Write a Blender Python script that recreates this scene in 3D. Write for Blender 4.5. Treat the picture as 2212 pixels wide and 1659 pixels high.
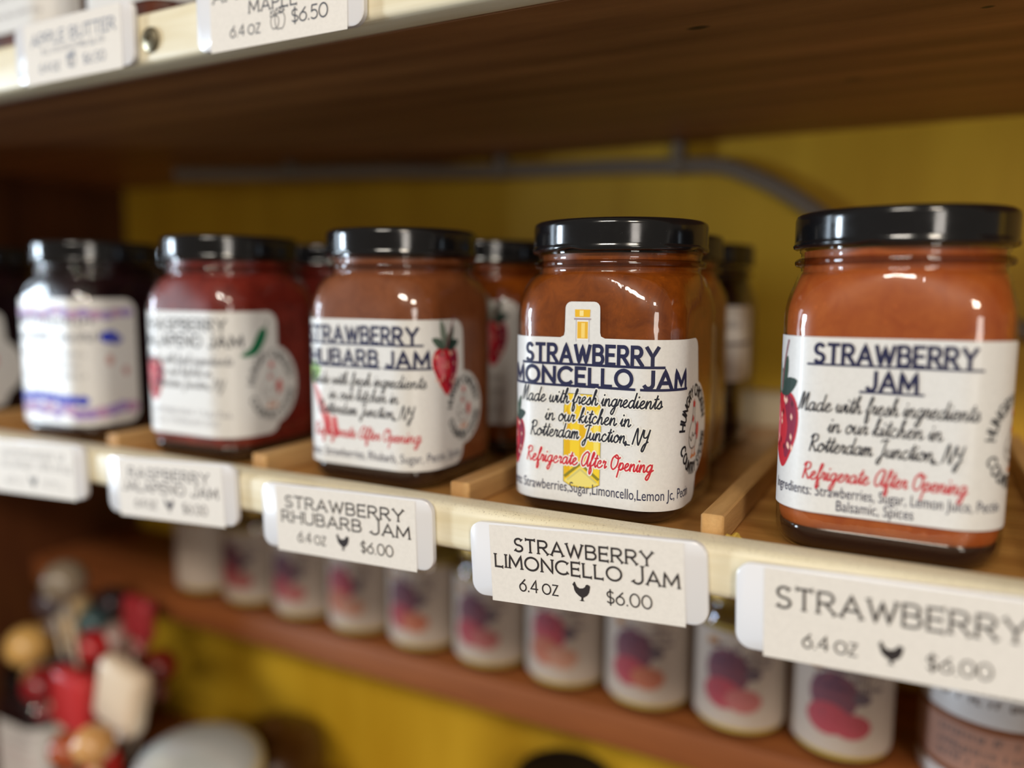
import bpy, bmesh, math, random
from mathutils import Vector, Matrix

# ------------------------------------------------------------------ clear
for o in list(bpy.data.objects):
    bpy.data.objects.remove(o)
S = bpy.context.scene
COL = S.collection
PI = math.pi
MM = 0.001

# ------------------------------------------------------------------ camera
cam_d = bpy.data.cameras.new('camera')
cam = bpy.data.objects.new('camera', cam_d)
COL.objects.link(cam)
S.camera = cam
CAM = Vector((0.14703, -0.21868, 0.06808))
yaw, pit, rol, FPX = 0.48312, 0.11505, 0.00591, 1694.0
fwd = Vector((-math.sin(yaw) * math.cos(pit), math.cos(yaw) * math.cos(pit), -math.sin(pit)))
r0 = Vector((math.cos(yaw), math.sin(yaw), 0)); u0 = r0.cross(fwd)
rt = math.cos(rol) * r0 + math.sin(rol) * u0
up = -math.sin(rol) * r0 + math.cos(rol) * u0
cam.matrix_world = Matrix(((rt.x, up.x, -fwd.x, CAM.x), (rt.y, up.y, -fwd.y, CAM.y), (rt.z, up.z, -fwd.z, CAM.z), (0, 0, 0, 1)))
cam_d.sensor_width = 36.0
cam_d.sensor_fit = 'HORIZONTAL'
cam_d.lens = FPX / 2212.0 * 36.0
cam_d.clip_start = 0.005
cam_d.clip_end = 50
cam_d.dof.use_dof = True
cam_d.dof.focus_distance = 0.235
cam_d.dof.aperture_fstop = 2.9

# ------------------------------------------------------------------ world, lights, exposure
w = bpy.data.worlds.new('shop_ambient'); S.world = w; w.use_nodes = True
w.node_tree.nodes['Background'].inputs[0].default_value = (0.80, 0.70, 0.58, 1)
w.node_tree.nodes['Background'].inputs[1].default_value = 0.18


def area(name, loc, target, sx, sy, power, col):
    l = bpy.data.lights.new(name, 'AREA'); l.shape = 'RECTANGLE'; l.size = sx; l.size_y = sy
    l.energy = power; l.color = col
    o = bpy.data.objects.new(name, l); COL.objects.link(o); o.location = loc
    o.rotation_euler = (Vector(target) - Vector(loc)).to_track_quat('-Z', 'Y').to_euler()
    return o


area('shop_window_light', (-2.4, -1.12, 0.02), (0, 0.05, 0.02), 0.30, 0.80, 42, (0.72, 0.86, 1.0))
area('side_window_light', (-2.3, -0.42, 0.10), (0, 0.05, 0.0), 0.24, 1.2, 6, (0.70, 0.85, 1.0))
area('ceiling_lamp_front', (0.15, -2.2, 1.45), (0, 0.1, 0.0), 0.80, 0.22, 29, (1.0, 0.92, 0.80))
area('ceiling_lamp_side', (1.5, -1.9, 1.25), (0, 0.1, 0.0), 0.45, 0.30, 20, (1.0, 0.88, 0.72))
area('doorway_light', (1.5, -1.75, 0.05), (0, 0.1, 0.05), 0.40, 0.8, 8, (1.0, 0.93, 0.84))
vs = S.view_settings
vs.view_transform = 'Standard'; vs.look = 'None'; vs.exposure = 0.0; vs.gamma = 1.0
vs.use_curve_mapping = False

# ------------------------------------------------------------------ materials
MATS = {}


def lin(c):
    out = []
    for v in c:
        v /= 255.0
        out.append(v / 12.92 if v <= 0.04045 else ((v + 0.055) / 1.055) ** 2.4)
    return (*out, 1.0)


class NT:
    def __init__(s, name):
        s.m = bpy.data.materials.new(name); s.m.use_nodes = True
        s.t = s.m.node_tree; s.n = s.t.nodes; s.l = s.t.links
        s.b = s.n['Principled BSDF']; s.out = s.n['Material Output']

    def node(s, kind, **kw):
        x = s.n.new(kind)
        for k, v in kw.items():
            setattr(x, k, v)
        return x

    def link(s, a, b):
        s.l.new(a, b)

    def coords(s, scale=(1, 1, 1), src='Object'):
        tc = s.node('ShaderNodeTexCoord'); mp = s.node('ShaderNodeMapping')
        mp.inputs['Scale'].default_value = scale
        s.link(tc.outputs[src], mp.inputs['Vector'])
        return mp.outputs[0]

    def noise(s, vec, scale, detail=4, rough=0.6, dist=0.0):
        x = s.node('ShaderNodeTexNoise')
        x.inputs['Scale'].default_value = scale; x.inputs['Detail'].default_value = detail
        x.inputs['Roughness'].default_value = rough; x.inputs['Distortion'].default_value = dist
        s.link(vec, x.inputs['Vector'])
        return x.outputs['Fac']

    def ramp(s, fac, stops):
        r = s.node('ShaderNodeValToRGB'); e = r.color_ramp.elements
        while len(e) > 1:
            e.remove(e[-1])
        e[0].position = stops[0][0]; e[0].color = stops[0][1]
        for p, c in stops[1:]:
            q = e.new(p); q.color = c
        s.link(fac, r.inputs[0])
        return r.outputs[0]

    def mix(s, fac, a, b, mode='MIX'):
        x = s.node('ShaderNodeMix', data_type='RGBA', blend_type=mode)
        for i, v in ((0, fac), (6, a), (7, b)):
            if hasattr(v, 'links') or hasattr(v, 'is_linked'):
                s.link(v, x.inputs[i])
            else:
                x.inputs[i].default_value = v
        return x.outputs[2]

    def bump(s, h, strength=0.2, dist=0.001):
        x = s.node('ShaderNodeBump'); x.inputs['Strength'].default_value = strength; x.inputs['Distance'].default_value = dist
        s.link(h, x.inputs['Height']); s.link(x.outputs[0], s.b.inputs['Normal'])


def plain(name, rgb, rough=0.5, metal=0.0, coat=0.0, spec=0.5):
    if name in MATS:
        return MATS[name]
    t = NT(name)
    t.b.inputs['Base Color'].default_value = lin(rgb)
    t.b.inputs['Roughness'].default_value = rough
    t.b.inputs['Metallic'].default_value = metal
    t.b.inputs['Coat Weight'].default_value = coat
    t.b.inputs['Coat Roughness'].default_value = 0.08
    t.b.inputs['Specular IOR Level'].default_value = spec
    MATS[name] = t.m
    return t.m


def ink(rgb):
    return plain('ink_%d_%d_%d' % rgb, rgb, 0.55, spec=0.3)


def paper(name, rgb, rough=0.5, coat=0.0):
    if name in MATS:
        return MATS[name]
    t = NT(name); v = t.coords((1, 1, 1))
    n = t.noise(v, 900, 3)
    c = lin(rgb); d = tuple(x * 0.95 for x in c[:3]) + (1,)
    t.link(t.ramp(n, [(0.35, d), (0.6, c)]), t.b.inputs['Base Color'])
    t.b.inputs['Roughness'].default_value = rough
    t.b.inputs['Coat Weight'].default_value = coat
    t.b.inputs['Coat Roughness'].default_value = 0.15
    t.bump(n, 0.05, 0.0002)
    MATS[name] = t.m
    return t.m


def wood(name, dark, light, scale=1.0, rough=0.45, axis='x', coat=0.0, knots=(), bump=0.15, wave=0.16):
    t = NT(name)
    sc = {'x': (3, 26, 26), 'y': (26, 3, 26), 'z': (26, 26, 3)}[axis]
    v = t.coords(tuple(k * scale for k in sc))
    n1 = t.noise(v, 1.0, 6, 0.62, 0.6)
    vf = t.coords(tuple(k * scale * 7 for k in sc))
    n2 = t.noise(vf, 1.0, 4, 0.7)
    wv = t.node('ShaderNodeTexWave', wave_type='BANDS', bands_direction={'x': 'Y', 'y': 'X', 'z': 'X'}[axis])
    wv.inputs['Scale'].default_value = 0.55; wv.inputs['Distortion'].default_value = 5.0
    wv.inputs['Detail'].default_value = 3.0; wv.inputs['Detail Scale'].default_value = 0.8
    t.link(v, wv.inputs['Vector'])
    ma = t.node('ShaderNodeMath', operation='MULTIPLY_ADD'); ma.inputs[1].default_value = wave
    t.link(wv.outputs['Fac'], ma.inputs[0])
    mb = t.node('ShaderNodeMath', operation='MULTIPLY'); mb.inputs[1].default_value = 1 - wave
    t.link(n1, mb.inputs[0]); t.link(mb.outputs[0], ma.inputs[2])
    mid = tuple((a + b) / 2 for a, b in zip(lin(dark), lin(light)))
    c = t.ramp(ma.outputs[0], [(0.25, lin(dark)), (0.50, mid), (0.75, lin(light))])
    fine = t.ramp(n2, [(0.35, (0.72, 0.68, 0.62, 1)), (0.6, (1, 1, 1, 1))])
    c = t.mix(0.45, c, fine, 'MULTIPLY')
    for (kx, ky, kz, kr, stretch) in knots:
        tc = t.node('ShaderNodeTexCoord'); mp = t.node('ShaderNodeMapping')
        mp.vector_type = 'TEXTURE'
        mp.inputs['Location'].default_value = (kx, ky, kz); mp.inputs['Scale'].default_value = (kr * stretch, kr, kr * 4)
        t.link(tc.outputs['Object'], mp.inputs['Vector'])
        ln = t.node('ShaderNodeVectorMath', operation='LENGTH'); t.link(mp.outputs[0], ln.inputs[0])
        f = t.ramp(ln.outputs['Value'], [(0.0, (1, 1, 1, 1)), (0.55, (0.9, 0.9, 0.9, 1)), (1.0, (0, 0, 0, 1))])
        c = t.mix(f, c, lin((46, 22, 12)))
    t.link(c, t.b.inputs['Base Color'])
    t.b.inputs['Roughness'].default_value = rough
    t.b.inputs['Coat Weight'].default_value = coat
    t.b.inputs['Coat Roughness'].default_value = 0.25
    t.bump(n2, bump, 0.0006)
    return t.m


def glass(name, tint=(0.95, 0.95, 0.94), rough=0.015):
    if name in MATS:
        return MATS[name]
    t = NT(name); t.n.remove(t.b)
    tr = t.node('ShaderNodeBsdfTransparent'); tr.inputs[0].default_value = (*tint, 1)
    gl = t.node('ShaderNodeBsdfGlossy'); gl.inputs['Roughness'].default_value = rough
    gl.inputs['Color'].default_value = (1, 1, 1, 1)
    lw = t.node('ShaderNodeLayerWeight'); lw.inputs['Blend'].default_value = 0.5
    pw = t.node('ShaderNodeMath', operation='POWER'); pw.inputs[1].default_value = 5.0
    t.link(lw.outputs['Facing'], pw.inputs[0])
    ma = t.node('ShaderNodeMath', operation='MULTIPLY_ADD'); ma.inputs[1].default_value = 0.75; ma.inputs[2].default_value = 0.06
    t.link(pw.outputs[0], ma.inputs[0])
    v = t.coords((1, 1, 0.35)); n = t.noise(v, 160, 3)
    bp = t.node('ShaderNodeBump'); bp.inputs['Strength'].default_value = 0.25; bp.inputs['Distance'].default_value = 0.0008
    t.link(n, bp.inputs['Height']); t.link(bp.outputs[0], gl.inputs['Normal'])
    mx = t.node('ShaderNodeMixShader')
    t.link(ma.outputs[0], mx.inputs[0]); t.link(tr.outputs[0], mx.inputs[1]); t.link(gl.outputs[0], mx.inputs[2])
    t.link(mx.outputs[0], t.out.inputs['Surface'])
    MATS[name] = t.m
    return t.m


def jam_mat(name, dark, light, sss=0.06):
    if name in MATS:
        return MATS[name]
    t = NT(name); v = t.coords((1, 1, 0.8))
    n = t.noise(v, 110, 5, 0.65, 0.8); n2 = t.noise(v, 700, 2)
    c = t.ramp(n, [(0.32, lin(dark)), (0.62, lin(light))])
    lt = tuple(min(1, x * 1.5) for x in lin(light)[:3]) + (1,)
    c = t.mix(t.ramp(n2, [(0.66, (0, 0, 0, 1)), (0.74, (0.5, 0.5, 0.5, 1))]), c, lt)
    t.link(c, t.b.inputs['Base Color'])
    t.b.inputs['Roughness'].default_value = 0.35
    t.b.inputs['Specular IOR Level'].default_value = 0.3
    if sss:
        t.b.inputs['Subsurface Weight'].default_value = sss
        t.b.inputs['Subsurface Radius'].default_value = (1.0, 0.35, 0.15)
        t.b.inputs['Subsurface Scale'].default_value = 0.004
    MATS[name] = t.m
    return t.m


def lid_mat():
    if 'black_lid' in MATS:
        return MATS['black_lid']
    t = NT('black_lid'); v = t.coords()
    n = t.noise(v, 1500, 2); n2 = t.noise(v, 180, 3)
    t.link(t.ramp(n, [(0.70, (0.006, 0.006, 0.007, 1)), (0.78, (0.03, 0.03, 0.03, 1))]), t.b.inputs['Base Color'])
    t.link(t.ramp(n2, [(0.3, (0.10, 0.10, 0.10, 1)), (0.7, (0.17, 0.17, 0.17, 1))]), t.b.inputs['Roughness'])
    t.b.inputs['Specular IOR Level'].default_value = 0.75
    MATS['black_lid'] = t.m
    return t.m


def trim_mat():
    t = NT('cream_painted_trim'); v = t.coords()
    n = t.noise(v, 1500, 4, 0.75); n2 = t.noise(t.coords((1, 12, 12)), 14, 4)
    base = t.ramp(n2, [(0.3, lin((230, 217, 182))), (0.65, lin((244, 236, 210)))])
    tc = t.node('ShaderNodeTexCoord'); sp = t.node('ShaderNodeSeparateXYZ'); t.link(tc.outputs['Normal'], sp.inputs[0])
    spk = t.ramp(n, [(0.585, (0, 0, 0, 1)), (0.64, (1, 1, 1, 1))])
    # grime specks lie on the rounded top edge of the strip
    topm = t.ramp(sp.outputs['Z'], [(0.25, (0.0, 0.0, 0.0, 1)), (0.75, (0.62, 0.62, 0.62, 1))])
    f = t.mix(1.0, spk, topm, 'MULTIPLY')
    t.link(t.mix(f, base, lin((112, 92, 62))), t.b.inputs['Base Color'])
    t.b.inputs['Roughness'].default_value = 0.42
    t.bump(n2, 0.15, 0.0006)
    return t.m


def wall_mat():
    t = NT('mustard_wall_paint'); v = t.coords((9, 1, 1.2)); n = t.noise(v, 2.2, 4, 0.5)
    n2 = t.noise(t.coords(), 220, 3)
    t.link(t.ramp(n, [(0.3, lin((190, 146, 22))), (0.7, lin((222, 182, 48)))]), t.b.inputs['Base Color'])
    t.b.inputs['Roughness'].default_value = 0.5
    t.bump(n2, 0.2, 0.001)
    return t.m


# ------------------------------------------------------------------ object helpers
def link(name, me, mat=None, parent=None, smooth=False):
    o = bpy.data.objects.new(name, me); COL.objects.link(o)
    if mat is not None:
        me.materials.clear()
        me.materials.append(mat)
    if parent is not None:
        o.parent = parent
    if smooth:
        me.polygons.foreach_set('use_smooth', [True] * len(me.polygons))
    return o


def tag(o, label=None, cat=None, group=None, kind=None):
    if label: o['label'] = label
    if cat: o['category'] = cat
    if group: o['group'] = group
    if kind: o['kind'] = kind
    return o


def empty(name, loc=(0, 0, 0), rz=0.0):
    o = bpy.data.objects.new(name, None); COL.objects.link(o)
    o.empty_display_size = 0.01
    o.location = loc; o.rotation_euler = (0, 0, rz)
    return o


def mesh(name, verts, faces):
    me = bpy.data.meshes.new(name); me.from_pydata([tuple(v) for v in verts], [], faces); me.update()
    return me


def autosmooth(me, ang=40):
    me.polygons.foreach_set('use_smooth', [True] * len(me.polygons))
    try:
        me.set_sharp_from_angle(angle=math.radians(ang))
    except Exception:
        pass


def box_me(name, x0, x1, y0, y1, z0, z1, bev=0.0, seg=2):
    bm = bmesh.new(); bmesh.ops.create_cube(bm, size=1)
    for v in bm.verts:
        v.co = Vector(((x0 + x1) / 2 + v.co.x * (x1 - x0), (y0 + y1) / 2 + v.co.y * (y1 - y0), (z0 + z1) / 2 + v.co.z * (z1 - z0)))
    if bev > 0:
        bmesh.ops.bevel(bm, geom=bm.edges[:], offset=bev, segments=seg, affect='EDGES', profile=0.5)
    me = bpy.data.meshes.new(name); bm.to_mesh(me); bm.free()
    if bev > 0:
        autosmooth(me, 35)
    return me


def lathe_me(name, prof, n=64, ang=35, caps=True):
    vs, fs = [], []
    for (r, z) in prof:
        for k in range(n):
            t = 2 * PI * k / n
            vs.append((r * math.cos(t), r * math.sin(t), z))
    m = len(prof)
    for i in range(m - 1):
        for k in range(n):
            a = i * n + k; b = i * n + (k + 1) % n
            fs.append((a, b, b + n, a + n))
    if caps: fs.append(tuple(reversed(range(n)))); fs.append(tuple(range((m - 1) * n, m * n)))
    me = mesh(name, vs, fs); autosmooth(me, ang)
    return me


def tube_me(name, path, rad, n=12, closed_ends=True):
    path = [Vector(p) for p in path]
    vs, fs = [], []
    rads = rad if isinstance(rad, (list, tuple)) else [rad] * len(path)
    prevn = None
    for i, p in enumerate(path):
        d = (path[min(i + 1, len(path) - 1)] - path[max(i - 1, 0)]).normalized()
        ref = prevn if prevn is not None else (Vector((0, 0, 1)) if abs(d.z) < 0.9 else Vector((1, 0, 0)))
        a = (ref - d * ref.dot(d)).normalized(); b = d.cross(a); prevn = a
        for k in range(n):
            t = 2 * PI * k / n
            vs.append(p + rads[i] * (math.cos(t) * a + math.sin(t) * b))
    for i in range(len(path) - 1):
        for k in range(n):
            q = i * n + k; s = i * n + (k + 1) % n
            fs.append((q, s, s + n, q + n))
    fs.append(tuple(reversed(range(n)))); fs.append(tuple(range((len(path) - 1) * n, len(path) * n)))
    me = mesh(name, vs, fs); autosmooth(me, 50)
    return me


def crom(pts, n=6):
    if len(pts) < 3:
        return list(pts)
    P = [pts[0]] + list(pts) + [pts[-1]]
    out = []
    for i in range(1, len(P) - 2):
        for k in range(n):
            t = k / n
            q = []
            for d in range(len(P[0])):
                a, b, c, e = P[i - 1][d], P[i][d], P[i + 1][d], P[i + 2][d]
                q.append(0.5 * (2 * b + (c - a) * t + (2 * a - 5 * b + 4 * c - e) * t * t + (3 * b - a - 3 * c + e) * t ** 3))
            out.append(tuple(q))
    out.append(tuple(pts[-1]))
    return out


def copy_tree(o, parent=None):
    c = o.copy(); COL.objects.link(c)
    c.parent = parent
    for ch in list(o.children):
        copy_tree(ch, c)
    return c


# ------------------------------------------------------------------ jar geometry (millimetres, base at z = 0)
HW, RC = 28.5, 13.0
AF = HW - RC
LC = RC * PI / 2
NECK_R = 27.0
Z0, Z1 = 64.5, 77.5


def morph(z):
    if z <= Z0:
        return 0.0
    t = min(1.0, (z - Z0) / (Z1 - Z0))
    return 0.84 * (1 - math.sqrt(max(0, 1 - t * t))) + 0.16 * (t * t * (3 - 2 * t))


def sect(u, off):
    """point of the rounded square section at perimeter position u (0 = middle of front, +u to the right)"""
    per = 8 * AF + 4 * LC
    u = (u + per / 2) % per - per / 2
    q = AF * 2 + LC
    k = math.floor((u + AF) / q)
    v = u - k * q
    if v <= AF:
        x, y = v, -(HW + off)
    else:
        t = (v - AF) / LC * PI / 2
        x, y = AF + (RC + off) * math.sin(t), -AF - (RC + off) * math.cos(t)
    a = k * PI / 2
    return x * math.cos(a) - y * math.sin(a), x * math.sin(a) + y * math.cos(a)


def jar_pt(u, z, off=0.0):
    x, y = sect(u, off)
    m = morph(z)
    if m > 0:
        d = math.hypot(x, y); rr = NECK_R + off
        x, y = x * (1 - m) + x / d * rr * m, y * (1 - m) + y / d * rr * m
    return Vector((x * MM, y * MM, z * MM))


US = []
for k in range(4):
    b = k * (2 * AF + LC)
    US += [b - AF + 2 * AF * i / 6 for i in range(6)] + [b + AF + LC * i / 10 for i in range(10)]
NU = len(US)


def jar_shell(name, rows, cap_b=True, cap_t=False):
    """rows: (z, off) -> closed ring surface following the jar section; a row may give a radius instead"""
    vs, fs = [], []
    for row in rows:
        z, off = row[0], row[1]
        if len(row) > 2:
            for u in US:
                p = jar_pt(u, 80.0, 0.0); d = math.hypot(p.x, p.y)
                vs.append((p.x / d * row[2] * MM, p.y / d * row[2] * MM, z * MM))
        else:
            vs += [jar_pt(u, z, off) for u in US]
    m = len(rows)
    for i in range(m - 1):
        for k in range(NU):
            a = i * NU + k; b = i * NU + (k + 1) % NU
            fs.append((a, b, b + NU, a + NU))
    if cap_b: fs.append(tuple(reversed(range(NU))))
    if cap_t: fs.append(tuple(range((m - 1) * NU, m * NU)))
    me = mesh(name, vs, fs); autosmooth(me, 50)
    return me


def bottom_rows(rad, z0, base_off, n=6):
    rows = []
    for i in range(n + 1):
        t = i / n * PI / 2
        rows.append((z0 + rad * (1 - math.cos(t)), base_off - rad * 0.75 * (1 - math.sin(t))))
    return rows


LIDZ = 84.2
g_rows = bottom_rows(7.0, 0.0, 0.0) + [(z, 0.0) for z in (20, 35, 50, 58, 64.5)] + \
    [(64.5 + 13.0 * (1 - (1 - i / 12) ** 1.6), 0.0) for i in range(1, 13)] + \
    [(78.0, 0, 26.7), (78.8, 0, 26.7), (79.4, 0, 27.3), (80.2, 0, 28.1), (81.0, 0, 28.2), (81.6, 0, 27.5), (82.1, 0, 26.8), (83.0, 0, 26.8), (83.4, 0, 27.2), (84.0, 0, 27.2), (88.0, 0, 26.8)]
GLASS_ME = jar_shell('glass', g_rows)
base_rows = [(0.4, -6.6)] + [(a + 0.6, b - 1.2) for a, b in bottom_rows(6.0, 0.0, 0.0)] + [(7.2, -1.5)]
BASE_ME = jar_shell('glass_base', base_rows, True, True)


def jam_shell(top):
    rows = [(a, b - 0.9) for a, b in bottom_rows(5.0, 5.2, 0.0)] + [(z, -0.9) for z in (20, 35, 50, 62)]
    z = 64.0
    while z < min(top, 77.5):
        rows.append((z, -0.9)); z += 1.2
    if top > 78:
        rows += [(77.5, -0.9), (79.0, 0, 25.8), (top, 0, 25.8)]
    else:
        rows.append((top, -0.9))
    return jar_shell('jam', rows, True, True)


def lid_mesh():
    prof = [(26.9, 0.3), (28.2, 0.0), (28.9, 0.35), (29.1, 1.1), (28.75, 1.8), (28.72, 2.3), (28.72, 5.0), (28.72, 7.8), (28.70, 8.4), (28.4, 9.35), (27.6, 9.9), (26.4, 10.0), (25.4, 9.6), (24.5, 9.2), (0.01, 9.2)]
    n = 96; vs, fs = [], []
    for (r, z) in prof:
        for k in range(n):
            t = 2 * PI * k / n
            dz = 0.0; rr = r
            if z < 1.5:
                lug = max(0.0, math.cos(4 * t + 0.9)) ** 8
                dz = 0.75 * lug; rr = r - 0.35 * lug
            vs.append((rr * MM * math.cos(t), rr * MM * math.sin(t), (LIDZ + z + dz) * MM))
    m = len(prof)
    for i in range(m - 1):
        for k in range(n):
            a = i * n + k; b = i * n + (k + 1) % n
            fs.append((a, b, b + n, a + n))
    fs.append(tuple(reversed(range(n))))
    me = mesh('lid', vs, fs); autosmooth(me, 60)
    return me


LID_ME = lid_mesh()
RING_ME = lathe_me('thread_ring', [((27.5 + .95 * math.cos(math.radians(a))) * MM, (80.4 + 1.15 * math.sin(math.radians(a))) * MM) for a in range(-90, 91, 15)], 80, 60, False)


# ------------------------------------------------------------------ print: strokes and shapes on a (u, v) sheet
class Sheet:
    def __init__(s):
        s.v = []; s.f = []; s.fm = []; s.cols = []

    def _m(s, col):
        if col not in s.cols: s.cols.append(col)
        return s.cols.index(col)

    def stroke(s, pts, wd, col, lay=0.0, step=1.0, cap=0.0):
        P = []
        for i, p in enumerate(pts):
            if i:
                q = pts[i - 1]; d = math.hypot(p[0] - q[0], p[1] - q[1])
                if d < 1e-6: continue
                k = max(1, int(d / step))
                P += [(q[0] + (p[0] - q[0]) * j / k, q[1] + (p[1] - q[1]) * j / k) for j in range(1, k + 1)]
            else:
                P.append(p)
        if len(P) < 2: return
        if cap:
            (ax, ay), (bx, by) = P[0], P[1]; d = math.hypot(bx - ax, by - ay); P[0] = (ax - (bx - ax) / d * cap, ay - (by - ay) / d * cap)
            (ax, ay), (bx, by) = P[-1], P[-2]; d = math.hypot(bx - ax, by - ay); P[-1] = (ax - (bx - ax) / d * cap, ay - (by - ay) / d * cap)
        mi = s._m(col); base = len(s.v); h = wd / 2
        s.ns = getattr(s, 'ns', 0) + 1; lay = lay + .004 * (s.ns % 9)
        for i, p in enumerate(P):
            a = P[max(i - 1, 0)]; c = P[min(i + 1, len(P) - 1)]
            d1 = (p[0] - a[0], p[1] - a[1]); d2 = (c[0] - p[0], c[1] - p[1])
            l1 = math.hypot(*d1) or 1; l2 = math.hypot(*d2) or 1
            if i == 0: d1, l1 = d2, l2
            if i == len(P) - 1: d2, l2 = d1, l1
            t = (d1[0] / l1 + d2[0] / l2, d1[1] / l1 + d2[1] / l2); lt = math.hypot(*t)
            if lt < 0.3: t = (d1[0] / l1, d1[1] / l1); lt = 1; k = 1
            else:
                t = (t[0] / lt, t[1] / lt); k = 1 / max(0.6, abs(t[0] * d1[0] / l1 + t[1] * d1[1] / l1))
            nx, ny = -t[1] * h * k, t[0] * h * k
            lz = lay + .0009 * (i % 40)
            s.v += [(p[0] + nx, p[1] + ny, lz), (p[0] - nx, p[1] - ny, lz)]
        for i in range(len(P) - 1):
            b = base + 2 * i
            s.f.append((b, b + 1, b + 3, b + 2)); s.fm.append(mi)

    def poly(s, pts, col, lay=0.0, du=1.6, smooth=0):
        if smooth:
            q = list(pts) + [pts[0]]
            P = [pts[-1]] + q + [pts[1]]
            full = crom(P, smooth)
            pts = full[smooth:-smooth - 1]
        bm = bmesh.new()
        vv = [bm.verts.new((p[0], p[1], 0)) for p in pts]
        try:
            f = bm.faces.new(vv)
        except Exception:
            bm.free(); return
        bm.normal_update()
        bmesh.ops.triangulate(bm, faces=[f], ngon_method='EAR_CLIP')
        lo = min(p[0] for p in pts); hi = max(p[0] for p in pts)
        k = math.floor(lo / du) + 1
        while k * du < hi:
            bmesh.ops.bisect_plane(bm, geom=bm.verts[:] + bm.edges[:] + bm.faces[:], plane_co=(k * du, 0, 0), plane_no=(1, 0, 0))
            k += 1
        bm.normal_update()
        mi = s._m(col); base = len(s.v); bm.verts.index_update()
        for v in bm.verts: s.v.append((v.co.x, v.co.y, lay))
        for f in bm.faces:
            idx = [base + v.index for v in f.verts]
            if f.normal.z < 0: idx.reverse()
            s.f.append(tuple(idx)); s.fm.append(mi)
        bm.free()

    def text(s, txt, u, v, width, height, col, lay=0.0, align='C', bold=0.0, du=1.6):
        """plain sans lettering from Blender's built-in font, squeezed into width x height (cap height)"""
        cu = bpy.data.curves.new('tmp_text', 'FONT'); cu.body = txt; cu.size = 1.0; cu.resolution_u = 3; cu.offset = bold
        o = bpy.data.objects.new('tmp_text', cu); COL.objects.link(o)
        me = bpy.data.meshes.new_from_object(o.evaluated_get(bpy.context.evaluated_depsgraph_get()))
        bpy.data.objects.remove(o); bpy.data.curves.remove(cu)
        xs = [q.co.x for q in me.vertices]
        if not xs: return
        lo, hi = min(xs), max(xs); sx = width / (hi - lo); sy = height / 0.70
        off = {'C': u - width / 2, 'L': u, 'R': u - width}[align]
        bm = bmesh.new(); bm.from_mesh(me); bpy.data.meshes.remove(me)
        for q in bm.verts: q.co = Vector((off + (q.co.x - lo) * sx, v + q.co.y * sy, 0))
        k = math.floor(off / du) + 1
        while k * du < off + width:
            bmesh.ops.bisect_plane(bm, geom=bm.verts[:] + bm.edges[:] + bm.faces[:], plane_co=(k * du, 0, 0), plane_no=(1, 0, 0))
            k += 1
        bmesh.ops.triangulate(bm, faces=bm.faces[:]); bm.normal_update()
        mi = s._m(col); base = len(s.v); bm.verts.index_update()
        for q in bm.verts: s.v.append((q.co.x, q.co.y, lay))
        for f in bm.faces:
            idx = [base + q.index for q in f.verts]
            if f.normal.z < 0: idx.reverse()
            s.f.append(tuple(idx)); s.fm.append(mi)
        bm.free()

    def build(s, name, fn, off, parent, mat=None, smooth=False):
        vs = [fn(a, b, off + c) for a, b, c in s.v]
        me = mesh(name, vs, s.f)
        for c in s.cols:
            me.materials.append(mat if mat else (ink(c) if isinstance(c, tuple) else c))
        me.polygons.foreach_set('material_index', s.fm)
        if smooth: me.polygons.foreach_set('use_smooth', [True] * len(me.polygons))
        me.update()
        o = bpy.data.objects.new(name, me); COL.objects.link(o); o.parent = parent
        return o


def arc(cx, cy, rx, ry, a0, a1, n=10):
    return [(cx + rx * math.cos(math.radians(a0 + (a1 - a0) * i / n)), cy + ry * math.sin(math.radians(a0 + (a1 - a0) * i / n))) for i in range(n + 1)]


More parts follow.
